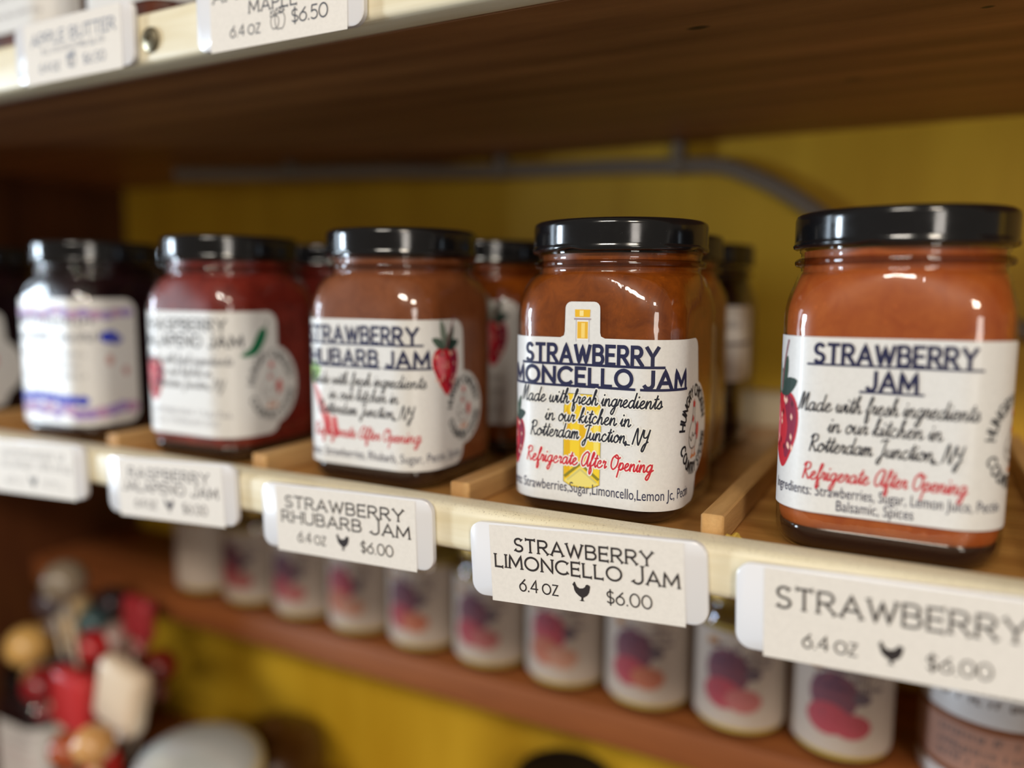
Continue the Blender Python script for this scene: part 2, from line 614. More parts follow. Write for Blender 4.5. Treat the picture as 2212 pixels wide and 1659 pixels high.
# capital letters as strokes: (advance width, strokes), cap height 1
CAPS = {
    'A': (0.84, [[(0, 0), (.42, 1), (.84, 0)], [(.15, .32), (.69, .32)]]),
    'B': (0.68, [[(0, 0), (0, 1)], [(0, 1), (.36, 1)] + arc(.36, .765, .26, .235, 90, -90)[1:] + [(0, .53)], [(0, .53), (.40, .53)] + arc(.40, .265, .28, .265, 90, -90)[1:] + [(0, 0)]]),
    'C': (0.88, [arc(.5, .5, .5, .5, 45, 315, 20)]),
    'D': (0.82, [[(0, 0), (0, 1), (.34, 1)] + arc(.34, .5, .48, .5, 90, -90, 14)[1:] + [(0, 0)]]),
    'E': (0.58, [[(.58, 1), (0, 1), (0, 0), (.58, 0)], [(0, .52), (.5, .52)]]),
    'G': (0.95, [arc(.5, .5, .5, .5, 45, 340, 20) + [(.97, .46), (.6, .46)]]),
    'H': (0.76, [[(0, 0), (0, 1)], [(.76, 0), (.76, 1)], [(0, .52), (.76, .52)]]),
    'I': (0.02, [[(.01, 0), (.01, 1)]]),
    'J': (0.52, [[(.5, 1), (.5, .28)] + arc(.24, .28, .26, .28, 0, -150, 10)[1:]]),
    'K': (0.7, [[(0, 0), (0, 1)], [(.66, 1), (0, .42)], [(.2, .6), (.7, 0)]]),
    'L': (0.55, [[(0, 1), (0, 0), (.55, 0)]]),
    'M': (0.95, [[(0, 0), (.05, 1), (.475, .18), (.9, 1), (.95, 0)]]),
    'N': (0.78, [[(0, 0), (0, 1), (.78, 0), (.78, 1)]]),
    'O': (1.0, [arc(.5, .5, .5, .5, 90, 450, 26)]),
    'P': (0.64, [[(0, 0), (0, 1), (.36, 1)] + arc(.36, .73, .28, .27, 90, -90)[1:] + [(0, .46)]]),
    'R': (0.70, [[(0, 0), (0, 1), (.36, 1)] + arc(.36, .74, .27, .26, 90, -90)[1:] + [(0, .48)], [(.30, .48), (.70, 0)]]),
    'S': (0.60, [arc(.31, .745, .27, .255, 35, 270, 12) + arc(.30, .245, .30, .245, 90, -145, 12)[1:]]),
    'T': (0.68, [[(0, 1), (.68, 1)], [(.34, 1), (.34, 0)]]),
    'U': (0.76, [[(0, 1), (0, .36)] + arc(.38, .36, .38, .36, 180, 360, 14)[1:] + [(.76, 1)]]),
    'W': (1.12, [[(0, 1), (.29, 0), (.56, .92), (.83, 0), (1.12, 1)]]),
    'Y': (0.78, [[(0, 1), (.39, .48), (.78, 1)], [(.39, .48), (.39, 0)]]),
    'Z': (0.66, [[(.03, 1), (.64, 1), (0, 0), (.66, 0)]]),
    '0': (0.78, [arc(.39, .5, .39, .5, 90, 450, 24)]),
    '4': (0.70, [[(.54, 0), (.54, 1), (0, .28), (.70, .28)]]),
    '5': (0.62, [[(.58, 1), (.12, 1), (.06, .55)] + arc(.29, .32, .32, .32, 130, -140, 14)]),
    '6': (0.66, [[(.56, .97), (.30, .72)] + arc(.33, .32, .33, .32, 150, 510, 20)]),
    '.': (0.10, [[(.05, 0), (.05, .06)]]),
    '$': (0.60, [arc(.31, .72, .27, .23, 35, 270, 12) + arc(.30, .27, .30, .22, 90, -145, 12)[1:], [(.305, -.12), (.305, 1.12)]]),
}


def near_other(p, strokes, me):
    for i, st in enumerate(strokes):
        for a, b in zip(st, st[1:]):
            if i == me and (a == p or b == p): continue
            dx, dy = b[0] - a[0], b[1] - a[1]; L = dx * dx + dy * dy or 1e-9
            t = max(0, min(1, ((p[0] - a[0]) * dx + (p[1] - a[1]) * dy) / L))
            if math.hypot(p[0] - a[0] - t * dx, p[1] - a[1] - t * dy) < 0.04: return True
    return False


def caps_layout(txt, gap, space, serif):
    """-> list of strokes, word spans, total width; capitals followed by ^ are drawn taller"""
    out, words, x, ws = [], [], 0.0, None
    i = 0
    while i < len(txt):
        ch = txt[i]; big = i + 1 < len(txt) and txt[i + 1] == '^'
        small = ch.islower()
        i += 2 if big else 1
        if ch == ' ':
            words.append((ws, x - gap)); ws = None; x += space; continue
        if ws is None: ws = x
        adv, sts = CAPS[ch.upper()]
        k = 1.3 if big else (0.82 if small else 1.0)
        dy = -0.02 if big else 0
        for j, st in enumerate(sts):
            out.append([(x + p[0] * k, p[1] * k + dy) for p in st])
            if serif:
                for p, q in ((st[0], st[1]), (st[-1], st[-2])):
                    if st[0] == st[-1] or near_other(p, sts, j): continue
                    dx, dyy = q[0] - p[0], q[1] - p[1]; L = math.hypot(dx, dyy)
                    nx, ny = -dyy / L * serif, dx / L * serif
                    out.append([(x + (p[0] - nx) * k, (p[1] - ny) * k + dy), (x + (p[0] + nx) * k, (p[1] + ny) * k + dy)])
        x += adv * k + gap
    words.append((ws, x - gap))
    return out, words, x - gap


def caps_text(sh, txt, u, v, width, height, wd, col, lay=0.0, gap=0.2, space=0.42, serif=0.0, underline=None, slope=0.0, warp=None):
    sts, words, tot = caps_layout(txt, gap, space, serif)
    sx = width / tot
    f = warp or (lambda a, b: (u - width / 2 + a * sx, v + b * height + slope * (a * sx - width / 2)))
    for st in sts:
        sh.stroke([f(*p) for p in st], wd * (0.62 if serif and len(st) == 2 and math.hypot(st[0][0] - st[1][0], st[0][1] - st[1][1]) < 2.7 * serif else 1), col, lay, step=0.9, cap=wd * 0.3)
    if underline:
        for a, b in words:
            e = underline[1] / sx
            sh.stroke([f(a - e, underline[0] / height), f(b + e, underline[0] / height)], underline[2], col, lay, step=0.9)


# joined-up handwriting as strokes, x-height 1
SC = {
    'a': (1.1, [[(.78, .82), (.5, 1), (.15, .7), (.12, .2), (.38, 0), (.66, .3), (.82, .98), (.78, .3), (.92, .02), (1.15, .3)]]),
    'd': (1.1, [[(.78, .82), (.5, 1), (.15, .7), (.12, .2), (.38, 0), (.66, .3), (.85, 1.2), (.92, 2.0), (.8, .5), (.92, .02), (1.15, .3)]]),
    'e': (.9, [[(0, .3), (.35, .45), (.62, .8), (.45, 1), (.18, .75), (.15, .25), (.4, 0), (.75, .15), (.95, .4)]]),
    'i': (.5, [[(0, .3), (.2, .95), (.17, .25), (.32, .02), (.55, .3)], [(.25, 1.38), (.27, 1.5)]]),
    'n': (1.0, [[(0, .4), (.12, .95), (.14, 0)], [(.14, .3), (.35, .85), (.58, .95), (.66, .6), (.66, .15), (.82, .02), (1.05, .3)]]),
    'm': (1.25, [[(0, .4), (.12, .95), (.14, 0)], [(.14, .4), (.35, .92), (.52, .85), (.54, 0)], [(.54, .4), (.75, .92), (.93, .85), (.94, .2), (1.1, .02), (1.3, .3)]]),
    'u': (1.0, [[(0, .4), (.12, .95), (.12, .3), (.3, .02), (.55, .25), (.7, .95), (.68, .3), (.82, .02), (1.05, .3)]]),
    'w': (1.15, [[(0, .4), (.12, .95), (.12, .3), (.28, .02), (.5, .3), (.58, .9), (.58, .3), (.74, .02), (.98, .4), (1.02, .95), (1.2, .8)]]),
    't': (.6, [[(0, .3), (.3, 1.0), (.42, 1.75), (.3, .4), (.42, .02), (.65, .3)], [(.08, 1.2), (.65, 1.25)]]),
    'h': (1.0, [[(0, .3), (.35, 1.2), (.5, 1.9), (.36, 2.0), (.25, 1.4), (.18, 0)], [(.18, .35), (.4, .88), (.6, .9), (.66, .5), (.66, .15), (.82, .02), (1.05, .3)]]),
    'f': (.65, [[(0, .3), (.35, 1.1), (.55, 1.8), (.38, 2.0), (.25, 1.4), (.2, .2), (.2, -.8), (.38, -1.0), (.5, -.5), (.35, .05), (.7, .3)]]),
    'r': (.7, [[(0, .3), (.15, 1.0), (.2, .85), (.5, .9), (.42, .4), (.5, .05), (.75, .3)]]),
    's': (.75, [[(0, .2), (.4, .95), (.45, 1.0), (.6, .4), (.45, .02), (.15, .05), (.5, .1), (.8, .3)]]),
    'g': (1.05, [[(.78, .82), (.5, 1), (.15, .7), (.12, .25), (.38, .05), (.66, .3), (.82, .98), (.72, -.3), (.5, -1.0), (.22, -.8), (.5, -.2), (1.1, .3)]]),
    'o': (.95, [[(.5, 1), (.15, .75), (.12, .25), (.4, 0), (.72, .3), (.72, .8), (.45, 1.0), (.6, .75), (1.0, .75)]]),
    'k': (.9, [[(0, .3), (.35, 1.2), (.5, 1.9), (.36, 2.0), (.25, 1.4), (.18, 0)], [(.65, .95), (.2, .5), (.45, .35), (.65, .02), (.95, .3)]]),
    'c': (.85, [[(.65, .8), (.45, 1.0), (.15, .7), (.14, .25), (.4, 0), (.7, .1), (.9, .35)]]),
    'p': (.9, [[(0, .3), (.15, .95), (.1, 0), (.02, -1.0)], [(.12, .4), (.35, .95), (.65, .85), (.68, .35), (.4, .02), (.15, .2)], [(.45, .03), (.9, .3)]]),
    ',': (.5, [[(.15, .1), (.05, -.3)], [(-.1, -.12), (.7, -.15)]]),
    'M': (1.4, [[(0, 0), (.25, 1.9), (.45, 1.9), (.45, .3), (.5, .3), (.95, 1.95), (1.1, 1.8), (1.05, .3), (1.2, .02), (1.45, .3)]]),
    'R': (1.25, [[(.25, 0), (.3, 1.0), (.4, 1.9)], [(.1, 1.6), (.4, 2.0), (.95, 1.9), (.95, 1.3), (.45, 1.0), (.8, .4), (1.05, .02), (1.3, .3)]]),
    'J': (1.1, [[(.2, 1.75), (.6, 2.0), (1.1, 1.95)], [(.85, 1.95), (.7, .6), (.55, -.6), (.3, -.8), (.2, -.4), (.6, .1), (1.1, .35)]]),
    'N': (1.3, [[(0, 0), (.25, 1.9), (.42, 1.9), (.55, .9), (.8, .05), (.95, .1), (1.1, 1.2), (1.2, 1.95)]]),
    'Y': (1.0, [[(.05, 1.9), (.1, 1.1), (.4, .9), (.7, 1.2), (.85, 1.95)], [(.85, 1.95), (.7, .4), (.45, -.8), (.2, -.7), (.4, 0), (.9, .4)]]),
    'A': (1.5, [[(1.15, 1.7), (.8, 2.0), (.25, 1.4), (.15, .5), (.5, 0), (.95, .5), (1.2, 1.9), (1.15, .5), (1.3, .02), (1.55, .3)]]),
    'O': (1.4, [[(.7, 2.0), (.2, 1.5), (.15, .5), (.6, 0), (1.1, .6), (1.1, 1.6), (.75, 2.0), (.6, 1.7), (1.1, 1.5), (1.4, 1.7)]]),
}


def script_text(sh, txt, u, v, width, xh, wd, col, lay=0.0, space=0.6, slant=0.22, halo=None):
    x = 0.0; sts = []
    for ch in txt:
        if ch == ' ':
            x += space; continue
        adv, ss = SC[ch]
        for st in ss:
            sts.append([(x + p[0], p[1]) for p in crom(st, 4)])
        x += adv
    sx = width / x
    for st in sts:
        P = [(u - width / 2 + (p[0] + slant * p[1]) * sx, v + p[1] * xh) for p in st]
        if halo:
            halo.stroke(P, wd * 2.5, (238, 236, 230), lay, step=0.6, cap=wd)
        sh.stroke(P, wd, col, lay, step=0.6, cap=wd * 0.3)


def scribble(sh, u, v, width, height, wd, col, seed, lay=0.0):
    """print too blurred to be read in the photograph: a row of short upright marks"""
    rnd = random.Random(seed); x = u - width / 2
    while x < u + width / 2:
        g = height * rnd.uniform(0.45, 0.8)
        if rnd.random() < 0.16:
            x += g; continue
        sh.stroke([(x, v), (x + g * 0.15, v + height * rnd.uniform(.75, 1))], wd, col, lay)
        if rnd.random() < .6:
            y = v + height * rnd.choice((0.05, .5, .92)); sh.stroke([(x, y), (x + g * .75, y)], wd, col, lay)
        x += g


# --- pictures -------------------------------------------------------
def berry_pic(sh, u, v, wdt, h, lay=0.0, tilt=0.0, stem=True, raspberry=False):
    R = random.Random(5)
    ct, st_ = math.cos(tilt), math.sin(tilt)

    def T(a, b):
        a, b = a * wdt, b * h
        return (u + a * ct - b * st_, v + a * st_ + b * ct)
    body = [(-.42, .36), (-.2, .46), (.1, .47), (.4, .38), (.5, .16), (.42, -.12), (.22, -.38), (.04, -.5), (-.12, -.42), (-.34, -.16), (-.48, .12)]
    sh.poly([T(*p) for p in body], (196, 34, 50), lay, smooth=4)
    sh.poly([T(*p) for p in [(.12, .4), (.38, .34), (.46, .14), (.36, -.14), (.16, -.38), (.08, -.3), (.22, 0)]], (136, 24, 58), lay + .02, smooth=3)
    sh.poly([T(*p) for p in [(-.34, .28), (-.14, .36), (-.02, .1), (-.1, -.2), (-.24, -.1), (-.36, .1)]], (226, 110, 120), lay + .02, smooth=3)
    for i in range(26):
        a, b = R.uniform(-.38, .38), R.uniform(-.34, .36)
        if abs(a) > .46 - .4 * max(0, -b): continue
        c = (246, 196, 176) if i % 3 else (86, 16, 34)
        e = .028
        sh.poly([T(a - e, b), T(a, b - e * 1.7), T(a + e, b), T(a, b + e * 1.7)], c, lay + .04)
    if not raspberry:
        for (a, b, c, d, col) in ((-.05, .42, -.5, .62, (78, 96, 84)), (0, .42, .52, .55, (44, 66, 60)), (0, .42, -.24, .98, (128, 140, 128)), (.05, .42, .3, .86, (60, 82, 70)), (0, .4, .06, .72, (150, 152, 140))):
            nx, ny = -(d - b) * .2, (c - a) * .2
            m = ((a + c) / 2, (b + d) / 2)
            sh.poly([T(a, b), T(m[0] + nx, m[1] + ny), T(c, d), T(m[0] - nx, m[1] - ny)], col, lay + .05, smooth=3)
        if stem:
            sh.stroke([T(*p) for p in crom([(.04, .45), (.16, .75), (.34, 1.05)], 5)], .05 * wdt, (140, 88, 96), lay + .05)


def logo(lab, fn, u, v, ru, rv, off, k=1.0):
    """round shop emblem: ring of lettering round a standing hen"""
    sh = Sheet(); dk = (28, 30, 40)

    def ring(txt, a0, a1, inner, flip):
        sts, words, tot = caps_layout(txt, .28, .5, 0)
        for st in sts:
            P = []
            for (x, y) in st:
                t = math.radians(a0 + (a1 - a0) * x / tot)
                rr = inner + (1 - inner) * (y if not flip else 1 - y)
                P.append((u + ru * rr * math.cos(t), v + rv * rr * math.sin(t)))
            sh.stroke(P, .62 * k, dk, 0, step=.8, cap=.15)
    ring('HUNGRY CHICKEN', 176, 14, .76, False)
    ring('COUNTRY STORE', 200, 350, .76, True)

    def T(a, b): return (u + a * ru, v + b * rv)
    for P in ([(-.1, .42), (-.2, .2), (-.38, 0), (-.42, -.2), (-.3, -.36), (-.12, -.42), (.08, -.4)], [(.06, .44), (.08, .2), (.2, .05), (.16, -.1), (.26, -.2), (.12, -.4)],
              [(-.12, -.05), (-.02, -.16), (.1, -.1)], [(-.36, -.12), (-.2, -.24), (-.14, -.1)], [(-.1, .42), (-.06, .54), (.04, .55), (.07, .44)]):
        sh.stroke([T(*p) for p in crom(P, 5)], .28 * k, (70, 62, 66), 0, step=.6)
    sh.poly([T(*p) for p in [(-.1, .5), (-.1, .66), (-.04, .6), (0, .7), (.05, .6), (.1, .62), (.07, .5)]], (206, 60, 58), .01)
    sh.poly([T(*p) for p in [(-.08, .34), (-.14, .22), (-.06, .14), (0, .24)]], (206, 70, 66), .01)
    sh.poly([T(*p) for p in [(.2, .02), (.34, .14), (.44, .02), (.4, -.2), (.28, -.28), (.22, -.14)]], (208, 84, 78), .01, smooth=3)
    for s in (-1, 1):
        sh.stroke([T(.02 + s * .1, -.4), T(.0 + s * .12, -.56)], .4 * k, (214, 130, 70), .01)
        sh.poly([T(s * .12 - .14, -.62), T(s * .12 + .02, -.52), T(s * .12 + .12, -.6), T(s * .12, -.64)], (214, 130, 70), .01)
    return sh.build('logo', fn, off, lab)


HEN = [(0, .86), (.07, .93), (.09, 1.0), (.15, 1.0), (.19, .9), (.26, .76), (.4, .68), (.58, .7), (.7, .78), (.76, .9), (.84, .93), (.94, .9), (1.0, .84), (.97, .66), (.93, .5), (.82, .34), (.68, .24), (.6, .2), (.59, .07), (.68, .03), (.5, 0), (.36, .03), (.47, .07), (.48, .2), (.34, .28), (.18, .42), (.1, .56), (.07, .74)]


def hen_pic(sh, u, v, wdt, h, col, lay):
    sh.poly([(u + (a - .5) * wdt, v + (b - .5) * h) for a, b in HEN], col, lay)


def rounded(u0, u1, v0, v1, r, skip=(), n=6):
    P = []
    for (cx, cy, a0) in ((u1 - r, v0 + r, -90), (u1 - r, v1 - r, 0), (u0 + r, v1 - r, 90), (u0 + r, v0 + r, 180)):
        P += arc(cx, cy, r, r, a0, a0 + 90, n)
    return P


# ------------------------------------------------------------------ jam jars
NAVY = (38, 40, 74)
SCR = (34, 36, 48)
RED = (200, 42, 56)
WHITE = None


def make_jar(label, jam, jam_top, print_fn, group=None, name='jam_jar'):
    root = empty(name)
    tag(root, label, 'jam jar', group)
    link('glass', GLASS_ME, None, root)
    if not GLASS_ME.materials: GLASS_ME.materials.append(glass('clear_glass'))
    link('glass_base', BASE_ME, None, root)
    if not BASE_ME.materials: BASE_ME.materials.append(plain('dark_glass_base', (50, 32, 24), 0.10))
    link('jam', jam_shell(jam_top), jam, root)
    link('lid', LID_ME, None, root)
    if not LID_ME.materials: LID_ME.materials.append(lid_mat())
    link('thread_ring', RING_ME, None, root)
    if not RING_ME.materials: RING_ME.materials.append(glass('ring_glass', (0.50, 0.43, 0.40)))
    if print_fn: print_fn(root)
    return root


def label_base(root, outline):
    sh = Sheet(); sh.poly(outline, paper('label_paper', (229, 228, 226), 0.42, 0.15), 0, du=1.3)
    return sh.build('label', jar_pt, 0.12, root, smooth=True)


def bulged(uL, uR, v0, v1, r, lu, lv, lru, lrv):
    """label outline whose right edge swells round the emblem"""
    P = arc(uR - r, v0 + r, r, r, -90, 0, 6)
    for i in range(0, 25):
        t = -90 + 180 * i / 24
        a, b = lu + lru * math.cos(math.radians(t)), lv + lrv * math.sin(math.radians(t))
        if a > uR: P.append((a, b))
    P += arc(uR - r, v1 - r, r, r, 0, 90, 6) + arc(uL + r, v1 - r, r, r, 90, 180, 6) + arc(uL + r, v0 + r, r, r, 180, 270, 6)
    return P


def common_lines(lab, vs_, xs_, script_w=(47, 29, 39.5), ref_w=42, halo=None, wd=.40):
    sh = Sheet()
    for t, v, wdt in zip(('Made with fresh ingredients', 'in our kitchen in', 'Rotterdam Junction, NY'), vs_[:3], script_w):
        script_text(sh, t, xs_, v, wdt, 2.35, wd, SCR, 0, halo=halo)
    sh.build('script_lettering', jar_pt, 0.26, lab)
    sh = Sheet()
    script_text(sh, 'Refrigerate After Opening', xs_, vs_[3], ref_w, 2.3, wd * 1.05, RED, 0, halo=halo)
    sh.build('notice_lettering', jar_pt, 0.26, lab)


def print_limoncello(root):
    lu, lv, lru, lrv = 44.5, 28.6, 13.5, 15.5
    out = bulged(-52, 46.5, 5.4, 57.6, 4, lu, lv, lru, lrv)
    # tab for the bottle neck rises from the top edge
    k = max(i for i, p in enumerate(out) if abs(p[1] - 57.6) < 1e-6 and p[0] > 20) + 1
    tab = [(6.2, 57.6), (4.9, 58.2), (4.6, 59.4), (4.5, 66.6)] + arc(2.5, 66.7, 2.0, 2.0, 0, 90, 4) + arc(-5.0, 66.7, 2.0, 2.0, 90, 180, 4) + [(-7.1, 59.4), (-7.4, 58.2), (-8.6, 57.6)]
    out = out[:k] + tab + out[k:]
    lab = label_base(root, out)
    p = Sheet()
    yl, yd, yb = (240, 206, 50), (226, 178, 26), (232, 216, 120)
    g = (150, 146, 70)
    bt = [(-6.9, 12.0), (-7.1, 30), (-7.0, 36), (-5.6, 40.2), (3.8, 40.2), (5.4, 36), (5.5, 30), (5.3, 12.0), (2.6, 10.8), (-1, 10.4), (-4.6, 10.8)]
    p.poly(bt, yl, 0)
    p.poly([(-6.6, 13), (-6.7, 34), (-5.6, 37), (-4.8, 30), (-4.9, 13.5)], yd, .02)
    p.poly([(-1.6, 20), (-1.7, 39), (.2, 39), (.4, 20)], yd, .02)
    p.poly([(3.2, 17), (3.0, 34), (4.7, 36), (4.9, 17)], (244, 224, 110), .02)
    p.poly([(-6.6, 12.2), (-1.2, 17.2), (5.0, 12.2), (2.4, 11.2), (-1, 10.8), (-4.4, 11.2)], yb, .03)
    p.stroke([(-6.6, 13.6), (-1.2, 18.2), (5.0, 13.6)], .9, (136, 128, 40), .04)
    p.stroke([(-5.6, 12.6), (-1.2, 16.4), (4.2, 12.6)], .6, (206, 196, 120), .05)
    p.stroke(bt + [bt[0]], .16, (124, 122, 96), .06)
    # neck and cork on the tab
    p.poly([(-3.1, 57.0), (-3.2, 63.0), (.9, 63.0), (.8, 57.0)], (240, 238, 232), .0)
    p.poly([(-2.9, 57.4), (-2.9, 62.6), (.6, 62.6), (.6, 57.4)], (232, 180, 52), .02)
    p.poly([(-1.6, 57.6), (-1.6, 62.2), (-.4, 62.2), (-.4, 57.6)], (246, 214, 120), .03)
    p.poly([(-3.7, 64.0), (-3.8, 66.3), (1.3, 66.3), (1.2, 64.0)], (236, 184, 40), .02)
    p.poly([(-2.2, 64.3), (-2.2, 66.0), (-.9, 66.0), (-.9, 64.3)], (248, 226, 150), .03)
    p.stroke([(-4.0, 63.4), (1.5, 63.4)], .5, (170, 150, 160), .04)
    for a in (-3.3, .95): p.stroke([(a, 56.4), (a, 63.2)], .16, (176, 168, 172), .04)
    p.build('bottle_picture', jar_pt, 0.15, lab)
    f = Sheet(); berry_pic(f, -27.5, 23.5, 12, 17, stem=False); f.build('fruit_picture', jar_pt, 0.15, lab)
    h = Sheet()
    caps_text(h, 'STRAWBERRY', 1.0, 49.9, 43.5, 5.4, 1.12, NAVY, gap=.30, underline=(-.55, 2.2, .78), slope=0)
    caps_text(h, 'LIMONCELLO JAM', 0.2, 43.1, 66.5, 5.1, 1.15, NAVY, gap=.30, space=.46, underline=(-.5, 1.2, .78), slope=0)
    h.build('headline_lettering', jar_pt, 0.24, lab)
    ha = Sheet()
    common_lines(lab, (37.0, 31.2, 26.0, 17.6), .6, (47, 28.5, 39.5), 42.5, halo=ha, wd=.47)
    ha.build('lettering_outline', jar_pt, 0.22, lab)
    t = Sheet(); t.text('Ingredients: Strawberries,Sugar,Limoncello,Lemon Jc, Pectin', 38.0, 8.8, 75, 3.3, NAVY, align='R')
    t.build('ingredient_lettering', jar_pt, 0.24, lab)
    logo(lab, jar_pt, lu - .6, lv, lru * .96, lrv * .92, 0.24, 1.15)


def print_strawberry(root):
    lu, lv = 33.0, 28.5
    lab = label_base(root, bulged(-52, 36.5, 12.0, 60.0, 5, 34.0, 34.5, 12.5, 14))
    f = Sheet(); berry_pic(f, -29.6, 34.2, 15.5, 23, tilt=.12); f.build('fruit_picture', jar_pt, 0.15, lab)
    h = Sheet()
    caps_text(h, 'STRAWBERRY', .4, 53.2, 37.5, 4.9, 1.0, NAVY, gap=.30, underline=(-.5, 2, .6))
    caps_text(h, 'JAM', .6, 46.4, 11.6, 4.9, 1.0, NAVY, gap=.30, underline=(-.5, 1.8, .6))
    h.build('headline_lettering', jar_pt, 0.24, lab)
    common_lines(lab, (40.0, 34.5, 29.0, 21.2), -.8, (43, 27, 36.5), 39.5, wd=.36)
    t = Sheet()
    t.text('Ingredients: Strawberries, Sugar, Lemon Juice, Pectin', -1.0, 16.8, 58.5, 3.0, NAVY)
    t.text('Balsamic, Spices', -1.8, 13.2, 18.6, 3.0, NAVY)
    t.build('ingredient_lettering', jar_pt, 0.24, lab)
    logo(lab, jar_pt, 33.8, 34.5, 11.2, 12.4, 0.24, .8)


def print_rhubarb(root):
    lu, lv, lru, lrv = 49.5, 28.5, 12.6, 13.8
    lab = label_base(root, bulged(-46, 49.0, 7.8, 61.6, 5.5, lu, lv, lru, lrv))
    f = Sheet(); berry_pic(f, 37.8, 43.5, 15.5, 18.5)
    f.build('fruit_picture', jar_pt, 0.15, lab)
    rh = Sheet()
    for (a, b, c, d, col) in ((-22, 38, -13.5, 19, (226, 150, 150)), (-20.5, 37, -9.8, 18.5, (232, 176, 172))):
        rh.poly([(a - .9, b), (a + .9, b), (c + 1.5, d), (c - 1.3, d)], col)
        rh.stroke([(a, b), (c, d)], .4, (206, 110, 116), .02)
        rh.poly([(c - 2.0, d + 7), (c - .2, d + 7), (c + 1.2, d - .5), (c - .8, d - .5)], (204, 62, 70), .03)
    rh.poly([(-26, 44), (-22, 46), (-17, 43), (-19, 39), (-23, 37)], (150, 186, 110), .02, smooth=4)
    rh.build('rhubarb_picture', jar_pt, 0.15, lab)
    h = Sheet()
    caps_text(h, 'STRAWBERRY', .2, 53.2, 49.5, 5.6, 1.2, NAVY, gap=.30, underline=(-.55, 2, .8))
    caps_text(h, 'RHUBARB JAM', .4, 45.0, 57.0, 5.4, 1.2, NAVY, gap=.30, space=.46, underline=(-.55, 1.4, .8))
    h.build('headline_lettering', jar_pt, 0.24, lab)
    common_lines(lab, (37.6, 32.0, 26.6, 18.2), 2.2, (51, 31, 42), 47)
    t = Sheet(); t.text('Ingredients: Strawberries, Rhubarb, Sugar, Pectin, Spices', 47.0, 10.8, 80, 3.3, NAVY, align='R')
    t.build('ingredient_lettering', jar_pt, 0.24, lab)
    logo(lab, jar_pt, lu, lv, lru * .86, lrv * .88, 0.24)


def print_raspberry(root):
    lu, lv, lru, lrv = 44.6, 32.0, 15.0, 17.0
    lab = label_base(root, bulged(-38, 48.4, 11.4, 63.0, 5.5, lu, lv, lru, lrv))
    f = Sheet(); berry_pic(f, -17.5, 34.5, 13, 19, raspberry=True); f.build('fruit_picture', jar_pt, 0.15, lab)
    p = Sheet(); G = (26, 112, 74)
    p.poly([(41.8, 56.2), (38.6, 55.4), (35.6, 51), (33.4, 48), (29.4, 45.4), (31.4, 44.4), (36.6, 45.6), (40.4, 49.4), (42.4, 53.6)], G, smooth=4)
    p.stroke(crom([(41.5, 55.8), (42.4, 57.8), (43.6, 59.0)], 4), .6, (120, 140, 126))
    p.build('pepper_picture', jar_pt, 0.15, lab)
    h = Sheet(); gr = (92, 92, 96)
    caps_text(h, 'RASPBERRY', 2.6, 55.2, 43, 4.6, .85, gr, gap=.28)
    caps_text(h, 'JALAPENO JAM', 2.6, 48.6, 55, 4.6, .9, gr, gap=.28, space=.6)
    h.build('headline_lettering', jar_pt, 0.24, lab)
    s = Sheet()
    for t_, v, wd in zip(('Made with fresh ingredients', 'in our kitchen in', 'Rotterdam Junction, NY'), (41.4, 36.4, 31.4), (48, 30, 41)):
        script_text(s, t_, 2, v, wd, 2.1, .32, (110, 110, 116))
    s.build('script_lettering', jar_pt, 0.24, lab)
    t = Sheet(); scribble(t, 2, 20.0, 46, 2.4, .3, (140, 138, 146), 4); scribble(t, 2, 16.0, 40, 2.4, .3, (150, 148, 156), 5)
    t.build('ingredient_lettering', jar_pt, 0.24, lab)
    logo(lab, jar_pt, lu, lv, lru * .86, lrv * .88, 0.24, .8)


def print_blueberry(root):
    lab = label_base(root, rounded(-38, 50, 8.6, 67.5, 6))
    p = Sheet(); R = random.Random(11)
    LIL, BLU, PNK = (164, 142, 200), (52, 66, 196), (190, 150, 188)
    for i in range(16):
        u = -30 + i * 5; v = 61.0 + R.uniform(-1.2, 1.2)
        p.poly(arc(u, v, 3.4, 2.2, 0, 340, 10), LIL if i % 2 else PNK, .001 * i)
        p.poly(arc(u + 1, 15.5 + R.uniform(-1.5, 1.5), 3.6, 3.0, 0, 340, 10), LIL if i % 3 else PNK, .001 * i)
    for i in range(12):
        p.poly(arc(-30 + i * 4.8, 21.0 + R.uniform(-.6, .6), 3.2, 2.3, 0, 340, 10), BLU, .03 + .001 * i)
    p.poly(arc(36, 49.8, 4.6, 3.0, 0, 340, 14), BLU, .03); p.poly(arc(39, 48.6, 3.2, 2.4, 0, 340, 14), (88, 92, 176), .032)
    p.poly(arc(35.5, 39, 2.0, 2.6, 0, 340, 12), (206, 166, 160), .02); p.poly(arc(43.5, 33.5, 1.7, 2.2, 0, 340, 12), (196, 146, 146), .02)
    p.build('flower_picture', jar_pt, 0.15, lab)
    s = Sheet(); gr = (98, 98, 112)
    scribble(s, 2, 55.6, 56, 3.6, .8, gr, 21); scribble(s, 2, 48.2, 58, 3.6, .8, gr, 22)
    for i, v in enumerate((41, 36, 31)): scribble(s, 4, v, 42 - 6 * (i == 1), 2, .35, (140, 140, 150), 30 + i)
    s.build('printed_lettering', jar_pt, 0.24, lab)


